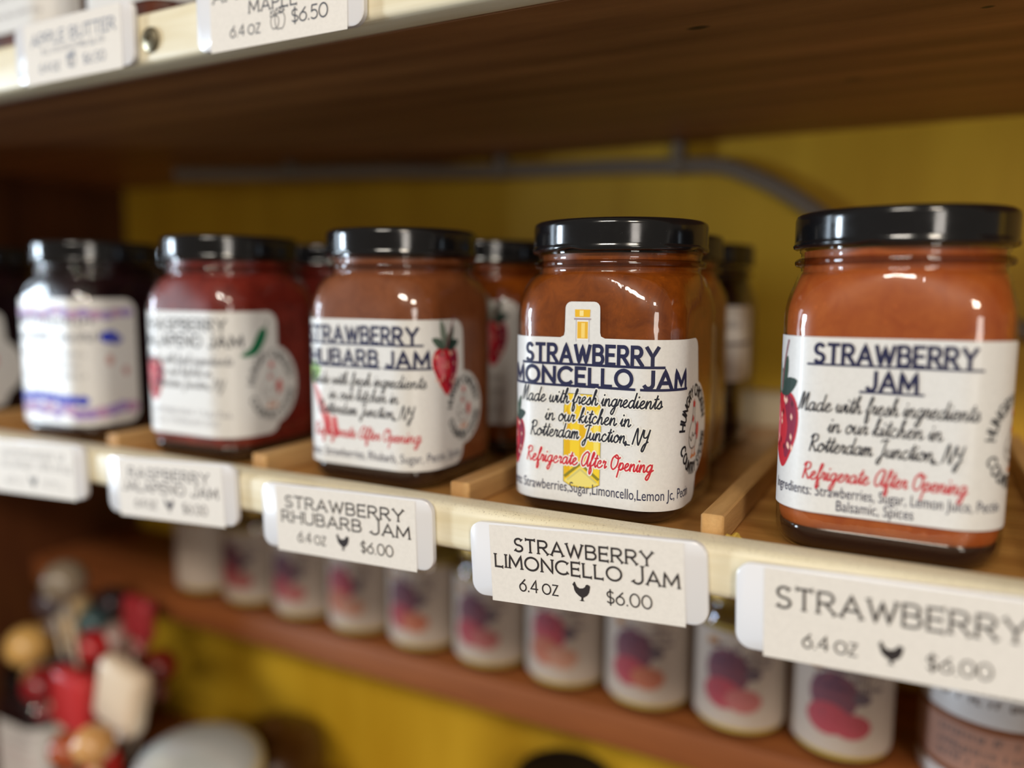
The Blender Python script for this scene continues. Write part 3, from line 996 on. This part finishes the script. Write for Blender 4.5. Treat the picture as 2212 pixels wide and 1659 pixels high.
def print_plain(root):
    lab = label_base(root, bulged(-40, 46, 9, 60, 5.5, 42, 30, 13, 15))
    s = Sheet()
    scribble(s, 2, 53, 50, 4, .8, (150, 130, 140), 41); scribble(s, 2, 46.6, 46, 4, .8, (150, 130, 140), 42)
    for i, v in enumerate((40, 35, 30, 20)): scribble(s, 4, v, 42, 2, .35, (200, 150, 160), 50 + i)
    s.build('printed_lettering', jar_pt, 0.24, lab)
    f = Sheet(); f.poly(arc(38, 34, 3.4, 5, 0, 340, 12), (206, 120, 130), smooth=0); f.build('fruit_picture', jar_pt, 0.15, lab)


def print_upper(root):
    lab = label_base(root, rounded(-40, 40, 15.5, 62, 5))
    s = Sheet()
    scribble(s, 0, 52, 50, 4, .8, (120, 120, 130), 45)
    s.build('headline_lettering', jar_pt, 0.24, lab)
    s = Sheet()
    for i, v in enumerate((40, 35, 30, 22)): scribble(s, 2, v, 42, 2, .35, (150, 146, 150), 55 + i)
    s.build('printed_lettering', jar_pt, 0.24, lab)


def print_fruit_back(root):
    lab = label_base(root, rounded(-40, 29, 14.5, 68, 5))
    f = Sheet(); berry_pic(f, 17, 50.5, 13.5, 21); f.build('fruit_picture', jar_pt, 0.15, lab)
    s = Sheet(); scribble(s, -6, 60, 38, 3, .8, (90, 90, 100), 61); s.build('headline_lettering', jar_pt, 0.24, lab); s = Sheet()
    for i, v in enumerate((34, 28, 20)): scribble(s, 0, v, 44, 2.4, .5, (150, 146, 140), 62 + i)
    s.build('printed_lettering', jar_pt, 0.24, lab)


def print_short_back(root):
    lab = label_base(root, rounded(-40, 52, 32, 66, 4))
    l = Sheet(); l.stroke([(-34, 49), (50, 49)], 1.6, (120, 112, 116)); l.build('printed_line', jar_pt, 0.24, lab)
    s = Sheet(); scribble(s, 4, 56, 70, 3, .8, (120, 112, 116), 71)
    s.build('printed_lettering', jar_pt, 0.24, lab)


J_STRAW = jam_mat('strawberry_jam', (158, 74, 32), (178, 94, 42))
J_LIM = jam_mat('strawberry_limoncello_jam', (106, 48, 8), (144, 72, 14))
J_RHU = jam_mat('strawberry_rhubarb_jam', (120, 64, 34), (142, 82, 48))
J_RAS = jam_mat('raspberry_jam', (96, 24, 20), (138, 48, 38))
J_BLU = jam_mat('dark_berry_jam', (18, 8, 12), (36, 16, 22), 0)
J_ORA = jam_mat('orange_jam', (112, 48, 8), (150, 76, 18))
J_AMB = jam_mat('apple_butter', (70, 28, 12), (104, 48, 22), 0)

ZS = -0.003   # top face of the middle shelf
YJ = 0.0337
jars = [
    (0.1398, J_STRAW, 83.6, print_strawberry, 'jam jar with orange red jam and a two-line navy heading reading STRAWBERRY JAM'),
    (0.0552, J_LIM, 83.6, print_limoncello, 'jam jar with a yellow limoncello bottle drawn down the middle of its white label'),
    (-0.0336, J_RHU, 83.6, print_rhubarb, 'jam jar of brown orange jam with a strawberry and pink rhubarb stalks on its label'),
    (-0.1256, J_RAS, 83.6, print_raspberry, 'jam jar of dark red jam with a green jalapeno pepper on its label'),
    (-0.2180, J_BLU, 83.6, print_blueberry, 'jam jar of nearly black jam with a lilac and blue patterned label'),
    (-0.3200, J_BLU, 83.6, print_plain, 'jam jar of dark jam cut off by the left edge of the picture'),
]
PROTO = {}
for i, (x, jm, top, fn, lb) in enumerate(jars):
    j = make_jar(lb, jm, top, fn, 'jam jars at the front of the middle shelf')
    j.location = (x, YJ, ZS); PROTO[i] = j


def back_jar(src, loc, label):
    c = copy_tree(src); c.location = loc
    tag(c, label, 'jam jar', 'jam jars in the back rows of the middle shelf')
    return c


def back_new(jm, fn, loc, label):
    c = make_jar(label, jm, 83.6, fn, 'jam jars in the back rows of the middle shelf'); c.location = loc
    return c


back_new(J_ORA, print_fruit_back, (-0.034, 0.104, ZS), 'dark orange jam jar with red fruit label, behind and right of the rhubarb jar')
back_new(J_ORA, print_plain, (0.0455, 0.098, ZS), 'jam jar directly behind the limoncello jam jar, mostly hidden by it')
back_new(J_BLU, print_short_back, (0.0455, 0.163, ZS), 'jam jar of dark jam with a short pale label, farthest back behind the limoncello jam')
back_jar(PROTO[3], (-0.128, 0.104, ZS), 'jam jar of dark red jam standing behind the raspberry jalapeno jar')
back_jar(PROTO[4], (-0.221, 0.104, ZS), 'jam jar of black jam standing behind the lilac labelled jar')

# ------------------------------------------------------------------ setting: wall and shelving
Y_W = 0.229
WX0, WX1 = -0.46, 0.62
tag(link('wall_back', box_me('wall_back', WX0 - 0.3, WX1 + 0.3, Y_W, Y_W + 0.02, -0.8, 1.0), wall_mat()), kind='structure')

unit = empty('shelving_unit', (0, 0.1, -0.5))
tag(unit, 'brown wooden shelving unit with cream painted front edges', 'shelving')


def upart(name, me, mat, parent=unit, label=None):
    o = link(name, me, mat, parent)
    p = parent
    if parent is unit:
        o.location = (0, -0.1, 0.5)
    if label: o['label'] = label
    return o


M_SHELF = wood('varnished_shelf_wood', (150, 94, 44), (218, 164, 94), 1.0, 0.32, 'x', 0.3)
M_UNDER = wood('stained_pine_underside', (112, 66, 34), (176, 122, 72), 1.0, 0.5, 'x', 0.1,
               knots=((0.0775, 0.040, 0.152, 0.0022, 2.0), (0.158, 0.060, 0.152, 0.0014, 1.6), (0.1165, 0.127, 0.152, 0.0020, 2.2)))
M_LOW = wood('orange_brown_shelf', (120, 62, 24), (164, 96, 44), 1.0, 0.6, 'x', 0.0)
M_SIDE = wood('dark_side_panel', (70, 34, 14), (110, 62, 30), 1.0, 0.5, 'z')
M_DIV = wood('pale_divider_wood', (176, 128, 72), (222, 178, 118), 2.2, 0.5, 'y', 0.0, bump=0.4)
M_TRIM = trim_mat()

sh_mid = upart('shelf', box_me('shelf', WX0, WX1, 0.0, Y_W, -0.0135, ZS), M_SHELF, label='middle shelf board holding the jam jars')
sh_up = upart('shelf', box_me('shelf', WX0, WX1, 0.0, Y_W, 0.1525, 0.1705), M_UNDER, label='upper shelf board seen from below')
sh_low = upart('shelf', box_me('shelf', WX0, WX1, 0.133, Y_W, -0.158, -0.139, 0.0012), M_LOW, label='narrow set-back lower shelf')
sh_bot = upart('shelf', box_me('shelf', WX0, WX1, 0.0, Y_W, -0.325, -0.305), M_LOW, label='bottom shelf')
upart('side_panel', box_me('side_panel', WX0 - 0.02, WX0, -0.012, Y_W, -0.5, 0.5), M_SIDE)


def sub(name, me, mat, parent):
    return link(name, me, mat, parent)


sub('front_trim', box_me('front_trim', WX0, WX1, -0.0125, 0.0, -0.0138, 0.0012, 0.0030, 4), M_TRIM, sh_mid)
sub('front_trim', box_me('front_trim', WX0, WX1, -0.0125, 0.0, 0.1523, 0.1712, 0.0026, 4), M_TRIM, sh_up)
for k, (x, wd, h) in enumerate(((0.0965, 6.6, 8.6), (0.0120, 7.4, 8.0), (-0.0795, 7.2, 8.4), (-0.1675, 7.0, 8.4), (-0.2760, 7.0, 8.4), (0.1850, 7.0, 8.4))):
    sub('divider', box_me('divider', x - wd / 2 * MM, x + wd / 2 * MM, 0.0012, 0.200, ZS, ZS + h * MM, 0.0005, 1), M_DIV, sh_mid)
# dried yellow glue by one divider
R = random.Random(3)
gv = bmesh.new(); bmesh.ops.create_icosphere(gv, subdivisions=3, radius=1)
for v in gv.verts:
    k = 1 + 0.35 * math.sin(v.co.x * 5 + v.co.y * 3) + 0.15 * R.uniform(-1, 1)
    v.co = Vector((0.1025 + v.co.x * 0.0024 * k, 0.0042 + v.co.y * 0.0020 * k, ZS + 0.0015 + v.co.z * 0.0015 * k))
gm = bpy.data.meshes.new('glue_blob'); gv.to_mesh(gm); gv.free()
sub('glue_blob', gm, plain('dried_glue', (204, 172, 72), 0.5), sh_mid)

# screw in the upper trim
SCX, SCZ = -0.1128, 0.1606
sc_me = lathe_me('screw', [(0.0042, 0.0), (0.0046, 0.0006), (0.0042, 0.0013), (0.0030, 0.0018), (0.0012, 0.0020), (0.0010, 0.0008), (0.00001, 0.0007)], 32)
scw = sub('screw', sc_me, plain('dull_metal', (150, 140, 116), 0.35, 0.9), sh_up)
scw.rotation_euler = (PI / 2, 0, 0); scw.location = (SCX, -0.0124, SCZ)

# ------------------------------------------------------------------ price tags
PLAST = plain('white_tag_plastic', (236, 236, 240), 0.25, coat=0.3)


def tag_pt(a, b, off):
    return Vector((a * MM, -off * MM, b * MM))


TW, TH = 73.5, 23.2
DK = (52, 46, 46)


def price_tag(x, zc, tilt, label, printer, y=-0.0125, group='price tags on the middle shelf edge', dark=DK):
    root = empty('price_tag', (x, y, zc)); root.rotation_euler = (0, -tilt, 0)
    tag(root, label, 'price tag', group)
    # holder: rounded plate standing a little off the trim on an adhesive clip
    out = rounded(-TW / 2, TW / 2, -TH / 2, TH / 2, 4.2, n=6)
    n = len(out); vs, fs = [], []
    for (dy, ins) in ((-0.8, 0.0), (-2.5, 0.0), (-2.8, 0.35)):
        for (a, b) in out:
            k = 1 - ins / (TW / 2); k2 = 1 - ins / (TH / 2)
            vs.append((a * k * MM, dy * MM, b * k2 * MM))
    for r in range(2):
        for i in range(n):
            fs.append((r * n + i, r * n + (i + 1) % n, (r + 1) * n + (i + 1) % n, (r + 1) * n + i))
    fs.append(tuple(reversed(range(n)))); fs.append(tuple(range(2 * n, 3 * n)))
    hm = mesh('holder', vs, fs); autosmooth(hm, 45)
    link('holder', hm, PLAST, root)
    link('adhesive_clip', box_me('adhesive_clip', -0.026, 0.026, -0.0009, 0.0, -0.002, 0.006), plain('clear_clip', (206, 206, 200), 0.3), root)
    ins = Sheet()
    R = random.Random(int((x + 1) * 1000)); a0, a1, b0, b1 = -29.6, 30.6, -12.6, 11.1
    P = [(a0, b0), (a1, b0 + .2), (a1, b1)]
    P += [(a1 + (a0 - a1) * i / 14, b1 + R.uniform(-.18, .12)) for i in range(1, 14)] + [(a0, b1)]
    ins.poly(P, paper('tag_paper', (236, 230, 222), 0.55), 0, du=8)
    io = ins.build('paper_insert', tag_pt, 3.0, root)
    printer(io, dark)
    return root


def jam_tag(l1, l2, w1, w2, price='$6.00'):
    def f(io, dk):
        s = Sheet()
        if l2:
            caps_text(s, l1, 0.4, 3.7, w1, 3.9, .62, dk, gap=.26, space=.5, serif=.085)
            caps_text(s, l2, 0.6, -1.7, w2, 3.9, .62, dk, gap=.26, space=.5, serif=.085)
        else:
            caps_text(s, l1, 0.6, 1.2, w1, 5.4, .70, dk, gap=.26, space=.5, serif=.085)
        caps_text(s, '6.4 oz', -13.6, -8.4, 12.6, 3.7, .44, dk, gap=.2, space=.3)
        caps_text(s, price, 14.6, -8.6, 13.2, 3.7, .44, dk, gap=.2)
        s.build('lettering', tag_pt, 3.06, io)
        h = Sheet(); hen_pic(h, 0.2, -6.3, 5.6, 5.6, dk, 0); h.build('hen_picture', tag_pt, 3.06, io)
    return f


def blurred_tag(io, dk):
    s = Sheet(); g = (150, 146, 146)
    scribble(s, 1, 4.4, 44, 3.6, .5, g, 81); scribble(s, 3, -.6, 50, 3.6, .5, g, 82)
    scribble(s, -14, -8, 12, 3, .4, g, 83); scribble(s, 15, -8, 13, 3, .4, g, 84)
    s.build('lettering', tag_pt, 3.06, io)
    h = Sheet(); hen_pic(h, 0.4, -6.3, 5.6, 5.6, (90, 88, 88), 0); h.build('hen_picture', tag_pt, 3.06, io)


def apple_line(s, u, v, k, c, wd=.3):
    for cx, cy, r in ((-.55, -.1, .8), (.35, 0, 1.0)):
        P = [(cx - r * .1, cy + r * .8), (cx - r * .55, cy + r * .85), (cx - r * .85, cy + r * .2), (cx - r * .7, cy - r * .7), (cx - r * .3, cy - r * 1.15), (cx, cy - r * 1.02), (cx + r * .3, cy - r * 1.15), (cx + r * .75, cy - r * .7), (cx + r * .9, cy + r * .2), (cx + r * .55, cy + r * .9), (cx + r * .1, cy + r * .75)]
        s.stroke([(u + a * k, v + b * k) for a, b in crom(P, 4)], wd, c)
    for cx, cy in ((-.9, .9), (.05, 1.15), (.75, 1.3)):
        P = [(cx - .4, cy - .35), (cx - .3, cy + .35), (cx + .3, cy + .4), (cx + .4, cy - .2), (cx - .4, cy - .35)]
        s.stroke([(u + a * k, v + b * k) for a, b in P], wd, c)
        s.stroke([(u + (cx - .35) * k, v + (cy + .3) * k), (u + (cx + .35) * k, v + (cy - .2) * k)], wd, c)


def apple_tag(io, dk):
    s = Sheet(); g = (120, 130, 150)
    caps_text(s, 'APPLE BUTTER', 1, 2.2, 52, 4.4, .6, g, gap=.24, space=.5, serif=.085)
    scribble(s, 1, -1.6, 38, 2.4, .35, g, 91)
    caps_text(s, '6.4 oz', -14, -8.4, 13, 3.6, .42, g, gap=.2, space=.3); caps_text(s, '$6.50', 14, -8.2, 13, 3.6, .42, g, gap=.2)
    apple_line(s, 0, -6, 2.0, g, .4)
    s.build('lettering', tag_pt, 3.06, io)


def maple_tag(io, dk):
    s = Sheet(); g = (78, 82, 92)
    caps_text(s, 'APPLE', -16, 3.6, 24, 4.2, .5, g, gap=.26, serif=.085)
    caps_text(s, 'MAPLE', -.6, -1.8, 21, 4.0, .5, g, gap=.26, serif=.085)
    caps_text(s, '6.4 oz', -13.2, -8.6, 13.8, 3.7, .42, g, gap=.2, space=.3)
    caps_text(s, '$6.50', 15.2, -7.4, 15, 4.2, .46, g, gap=.16)
    apple_line(s, 1.6, -5.8, 2.5, g, .26)
    s.build('lettering', tag_pt, 3.06, io)


price_tag(0.1440, -0.0118, 0.030, 'price tag reading STRAWBERRY, cut off by the right edge of the picture', jam_tag('STRAWBERRY', None, 54, 0))
price_tag(0.0630, -0.0114, 0.060, 'price tag reading STRAWBERRY LIMONCELLO JAM', jam_tag('STRAWBERRY', 'LIMONCELLO J^AM', 43, 57))
price_tag(-0.0248, -0.0104, 0.030, 'price tag reading STRAWBERRY RHUBARB JAM', jam_tag('STRAWBERRY', 'RHUBARB J^AM', 51, 55))
price_tag(-0.1115, -0.0090, 0.050, 'price tag reading RASPBERRY JALAPENO JAM', jam_tag('RASPBERRY', 'JALAPENO J^AM', 46, 54), dark=(96, 90, 92))
price_tag(-0.2000, -0.0100, 0.040, 'price tag at the far left of the middle shelf edge', blurred_tag)
price_tag(-0.1560, 0.1640, 0.0, 'price tag reading APPLE BUTTER on the upper shelf edge', apple_tag, group='price tags on the upper shelf edge')
price_tag(-0.0490, 0.1628, -0.01, 'price tag with two line-drawn apples and the price 6.50', maple_tag, group='price tags on the upper shelf edge')

# ------------------------------------------------------------------ jars on the upper shelf
for k, (x, lb) in enumerate(((-0.235, 'apple butter jar on the upper shelf, at the top left corner'), (-0.158, 'apple butter jar on the upper shelf above the apple butter tag'), (-0.088, 'apple butter jar on the upper shelf above the screw'))):
    j = make_jar(lb, J_AMB, 83.6, print_upper, 'jars on the upper shelf')
    j.location = (x, 0.036, 0.1705)

# ------------------------------------------------------------------ cable along the back
cab = crom([(-0.300, 0.150, 0.1455), (-0.250, 0.175, 0.1456), (-0.205, 0.188, 0.1455), (-0.160, 0.203, 0.1455), (-0.118, 0.2155, 0.1442), (-0.060, 0.2225, 0.1425), (-0.020, 0.2235, 0.1415), (0.022, 0.2235, 0.1392),
            (0.045, 0.2235, 0.1375), (0.066, 0.2235, 0.1290), (0.086, 0.2235, 0.1170), (0.110, 0.2235, 0.0980), (0.150, 0.2235, 0.070), (0.21, 0.2235, 0.045), (0.30, 0.2235, 0.03)], 6)
cb = empty('cable', (-0.3, 0.15, 0.1475))
tag(cb, 'thick grey cable running under the upper shelf and down the yellow wall', 'cable')
co = link('sheath', tube_me('sheath', cab, 0.0046, 12), plain('grey_cable_sheath', (126, 116, 104), 0.3, coat=0.2), cb); co.location = (0.3, -0.15, -0.1475)
for (x, y, z) in ((-0.228, 0.1815, 0.1456), (-0.090, 0.2190, 0.1434), (0.020, 0.2235, 0.1395)):
    c = link('cable_clip', box_me('cable_clip', x - 0.003, x + 0.003, y - 0.0050, y + 0.0050, z - 0.0050, 0.1525, 0.001, 1), plain('clip_plastic', (120, 108, 92), 0.5), cb)
    c.location = (0.3, -0.15, -0.1475)
blk = tag(link('wood_block', box_me('wood_block', 0.052, 0.092, 0.212, 0.2285, ZS, 0.0160, 0.0008, 1), wood('pale_block_wood', (176, 160, 130), (206, 192, 164), 2, 0.6, 'x')),
          'small pale wooden block at the back of the middle shelf against the wall', 'block')

# ------------------------------------------------------------------ lower shelf: round candle jars
CR = 22.4


def cyl_pt(r):
    def f(u, z, off):
        t = u / r
        return Vector(((r + off) * math.sin(t) * MM, -(r + off) * math.cos(t) * MM, z * MM))
    return f


cprof = [(CR - 4, 0), (CR - 1.2, .4), (CR - .2, 1.6), (CR, 3.5), (CR, 56), (CR - 1.5, 60), (CR - 3.5, 62), (CR - 3.5, 66)]
CG = lathe_me('glass', [(a * MM, b * MM) for a, b in cprof], 40, 50); CG.materials.append(glass('clear_glass'))
CW = lathe_me('filling', [((CR - 5) * MM, .002), ((CR - 1.6) * MM, .0034), ((CR - 1.6) * MM, .054), (.0001, .054)], 40, 50); CW.materials.append(plain('yellow_filling', (196, 164, 74), 0.4))
CL = lathe_me('lid', [(18.6 * MM, .063), (19.6 * MM, .0635), (19.6 * MM, .072), (18.8 * MM, .0735), (.0001, .0735)], 40, 40); CL.materials.append(plain('gold_lid', (150, 120, 60), 0.35, 0.8))


def candle_jar(x, label, pal, seed, y=0.1575):
    root = empty('small_jar', (x, y, -0.139)); tag(root, label, 'small jar', 'small round jars on the lower shelf')
    for n, m in (('glass', CG), ('filling', CW), ('lid', CL)):
        link(n, m, None, root)
    fn = cyl_pt(CR); R = random.Random(seed)
    s = Sheet(); s.poly(rounded(-32, 30, 6.5, 52, 5), paper('small_jar_label', (186, 170, 156), 0.5), 0, du=2.5)  # label paper greyed down: shade of the lower shelf is in its colour
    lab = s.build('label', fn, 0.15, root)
    if pal:
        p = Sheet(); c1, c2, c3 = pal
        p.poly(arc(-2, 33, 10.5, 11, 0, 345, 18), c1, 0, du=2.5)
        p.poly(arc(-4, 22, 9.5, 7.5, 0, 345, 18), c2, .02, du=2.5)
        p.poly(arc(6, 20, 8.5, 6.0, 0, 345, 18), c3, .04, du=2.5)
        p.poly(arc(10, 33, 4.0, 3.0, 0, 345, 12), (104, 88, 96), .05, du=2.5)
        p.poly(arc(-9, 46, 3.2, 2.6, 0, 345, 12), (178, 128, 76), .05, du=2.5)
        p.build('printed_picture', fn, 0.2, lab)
        t = Sheet()
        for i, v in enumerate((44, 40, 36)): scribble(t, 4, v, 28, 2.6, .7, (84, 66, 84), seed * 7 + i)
        t.build('printed_lettering', fn, 0.3, lab)
    return root


PU, RE, PK, OR_, SA = (120, 74, 84), (170, 74, 82), (176, 104, 100), (182, 110, 86), (186, 134, 112)  # print colours muted, with the shade under the middle shelf mixed in
pals = [(-0.290, None, 'plain cream label, first from the left'), (-0.2440, (PU, RE, PK), 'red picture, second from the left'), (-0.1990, (PU, RE, PK), 'purple and red picture, third from the left'),
        (-0.1530, (RE, OR_, SA), 'salmon picture, fourth from the left'), (-0.1070, (PU, RE, OR_), 'purple picture, below the rhubarb price tag'), (-0.0610, (PU, RE, PK), 'violet picture, under the rhubarb tag right end'),
        (-0.0150, (RE, OR_, SA), 'orange picture, below the limoncello price tag'), (0.0310, (PU, RE, OR_), 'rusty picture, under the limoncello tag right end'),
        (0.0770, (PU, RE, PK), 'plum picture, between the two nearest price tags'), (0.1230, (PU, RE, RE), 'red and plum picture, beside the striped tub')]
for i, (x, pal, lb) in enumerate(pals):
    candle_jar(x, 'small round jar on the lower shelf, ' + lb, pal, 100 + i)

# striped tub at the right end
tb = empty('tub', (0.1830, 0.1640, -0.139)); tag(tb, 'round white tub with a brown band at the right end of the lower shelf', 'tub')
TR = 28.0
tprof = [(TR - 2.0, 0), (TR - .4, .6), (TR, 2.2), (TR, 62), (TR - .3, 62.5), (.1, 62.6)]
link('body', lathe_me('body', [(a * MM, b * MM) for a, b in tprof], 48, 45), plain('tub_white', (206, 200, 196), 0.4), tb)
link('lid', lathe_me('lid', [(28.6 * MM, .0600), (29.4 * MM, .0606), (29.4 * MM, .0690), (28.6 * MM, .0700), (.0001, .0700)], 48, 40), plain('tub_lid', (222, 218, 210), 0.4), tb)
s = Sheet(); fn = cyl_pt(TR)
s.poly([(-70, 8), (70, 8), (70, 34), (-70, 34)], (164, 122, 104), 0, du=2.5)
s.poly([(-70, 31), (70, 31), (70, 34), (-70, 34)], (122, 72, 44), .03, du=2.5)
s.poly([(-70, 8), (70, 8), (70, 11), (-70, 11)], (122, 72, 44), .03, du=2.5)
bd = s.build('band', fn, 0.15, tb)
s = Sheet()
for i, v in enumerate((48, 42, 26, 20, 15)): scribble(s, 0, v, 44, 3.2, .7, (110, 96, 92), 300 + i)
s.build('printed_lettering', fn, 0.3, tb)

# ------------------------------------------------------------------ bottom shelf
ZB = -0.305
# jam jars with black lids (only their tops reach into the picture)
for (x, y, jm, lb) in ((-0.024, 0.175, J_BLU, 'black lidded jam jar on the bottom shelf at the lower edge of the picture'),):
    j = make_jar(lb, jm, 83.6, print_plain, 'jars on the bottom shelf'); j.location = (x, y, ZB)
jb = make_jar('black lidded jar with white label at the bottom left corner', J_BLU, 83.6, print_plain, 'jars on the bottom shelf')
jb.location = (-0.425, 0.118, ZB + 0.0)

ck = empty('crock', (-0.262, 0.186, ZB)); tag(ck, 'squat brown glazed crock on the bottom shelf before the yellow wall', 'crock')
link('body', lathe_me('body', [(.022, 0), (.028, .001), (.036, .016), (.0375, .028), (.035, .038), (.031, .043), (.001, .043)], 48, 50), plain('brown_glaze', (84, 52, 18), 0.3), ck)
link('lid', lathe_me('lid', [(.031, .0432), (.0318, .045), (.026, .051), (.012, .055), (.006, .0555), (.0062, .060), (.0001, .061)], 48, 50), plain('brown_glaze', (84, 52, 18), 0.3), ck)
# silver tin with domed lid
tin = empty('tin', (-0.238, 0.098, ZB)); tag(tin, 'round dark tin with a shiny domed silver lid on the bottom shelf', 'tin')
M_TIN = plain('satin_tin', (236, 246, 246), 0.26, 0.35)
link('body', lathe_me('body', [(.034, 0), (.0365, .001), (.0370, .004), (.0370, .074), (.001, .074)], 56, 40), plain('dark_tin_body', (60, 60, 60), 0.35, 0.8), tin)
dome = [(.0376, .072), (.0388, .0725), (.0390, .0790)] + [(.0385 * math.cos(math.radians(a)), .0800 + .0165 * math.sin(math.radians(a))) for a in range(0, 90, 6)] + [(.0001, .0965)]
link('lid', lathe_me('lid', dome, 72, 30), M_TIN, tin)

# bouquet of wrapped sweets on sticks in a cup
cup = empty('cup', (-0.345, 0.105, ZB)); tag(cup, 'dark brown cup holding wrapped lollipops at the lower left', 'cup')
link('body', lathe_me('body', [(.024, 0), (.027, .001), (.029, .050), (.0285, .0505), (.026, .049), (.024, .004), (.0001, .004)], 40, 45), plain('cup_brown', (88, 44, 26), 0.4), cup)


def lollipop(x, y, z, r, col, label, shape='ball', tilt=0.0):
    """sweet on a stick: head at (x, y, z), stick running down into the cup"""
    root = empty('lollipop', (-0.345, 0.105, ZB + 0.006)); tag(root, label, 'lollipop', 'wrapped lollipops in the cup')
    o = Vector((x, y, z)) - root.location
    base = Vector(((x + 0.345) * .12, (y - 0.105) * .12, 0))
    link('stick', tube_me('stick', [base, o * .5 + base * .5, o], 0.0014, 8), plain('paper_stick', (226, 214, 196), 0.6), root)
    bm = bmesh.new()
    if shape == 'ball':
        bmesh.ops.create_uvsphere(bm, u_segments=20, v_segments=14, radius=r)
        for v in bm.verts: v.co.z *= .95
    else:
        bmesh.ops.create_cube(bm, size=2)
        for v in bm.verts: v.co = Vector((v.co.x * r, v.co.y * r * .4, v.co.z * r * 1.15))
        bmesh.ops.bevel(bm, geom=bm.edges[:], offset=r * .3, segments=3, affect='EDGES', profile=.5)
    for v in bm.verts: v.co = Matrix.Rotation(tilt, 3, 'Y') @ v.co + o
    me = bpy.data.meshes.new('sweet'); bm.to_mesh(me); bm.free(); autosmooth(me, 50)
    link('sweet', me, plain('sweet_%d_%d_%d' % col, col, 0.3, coat=.4), root)
    tw = lathe_me('wrapper_twist', [(.0016, 0), (.0022, -.003), (.0055, -.010), (.0052, -.0102), (.0012, -.003)], 14, 60)
    t = link('wrapper_twist', tw, plain('twist_%d_%d_%d' % col, tuple(int(40 + c * .8) for c in col), 0.4), root)
    t.location = o + Vector((0, 0, -r * .9))


lolls = [(140, 1255, .014, (140, 126, 108), 'grey', 'ball', .08), (112, 1300, .011, (74, 64, 72), 'charcoal', 'ball', .10), (160, 1330, .015, (206, 176, 130), 'beige', 'box', .11),
         (60, 1395, .015, (224, 178, 104), 'amber', 'ball', .09), (100, 1385, .014, (222, 186, 140), 'pale orange', 'ball', .115), (205, 1345, .012, (60, 92, 96), 'teal', 'ball', .11),
         (200, 1398, .012, (186, 30, 36), 'bright red', 'ball', .10), (250, 1380, .013, (166, 138, 130), 'dusty pink', 'ball', .115), (300, 1335, .013, (160, 44, 52), 'crimson', 'box', .115),
         (90, 1480, .013, (140, 20, 30), 'dark red', 'ball', .085), (160, 1510, .017, (206, 52, 56), 'cherry red', 'box', .075), (265, 1500, .019, (236, 216, 190), 'large white', 'box', .08),
         (345, 1440, .012, (116, 28, 18), 'maroon', 'ball', .12), (148, 1618, .012, (176, 86, 46), 'orange', 'ball', .07), (203, 1608, .012, (220, 166, 104), 'tan', 'ball', .050),
         (145, 1450, .011, (44, 44, 70), 'navy', 'ball', .10), (240, 1300, .011, (52, 38, 46), 'dark plum', 'ball', .12)]
for (px, py, r, col, nm, shp, y) in lolls:
    d = fwd + rt * ((px - 1106) / FPX) - up * ((py - 829.5) / FPX)
    p = CAM + d * ((y - CAM.y) / d.y)
    lollipop(p.x, p.y, p.z, r, col, nm + ' wrapped lollipop standing in the cup', shp, .25 if nm == 'large white' else .1)

rb = empty('carton', (-0.2985, 0.074, ZB)); tag(rb, 'small upright scarlet carton between the lollipops and the silver tin', 'carton'); rb.rotation_euler = (0, 0, -0.3)
link('body', box_me('body', -0.011, 0.011, -0.008, 0.008, 0, 0.084, 0.001, 2), plain('scarlet_card', (196, 30, 14), 0.4), rb)
link('flap', box_me('flap', -0.0105, 0.0105, -0.0075, 0.0075, 0.0842, 0.0852, 0.0003, 1), plain('scarlet_card', (196, 30, 14), 0.4), rb)
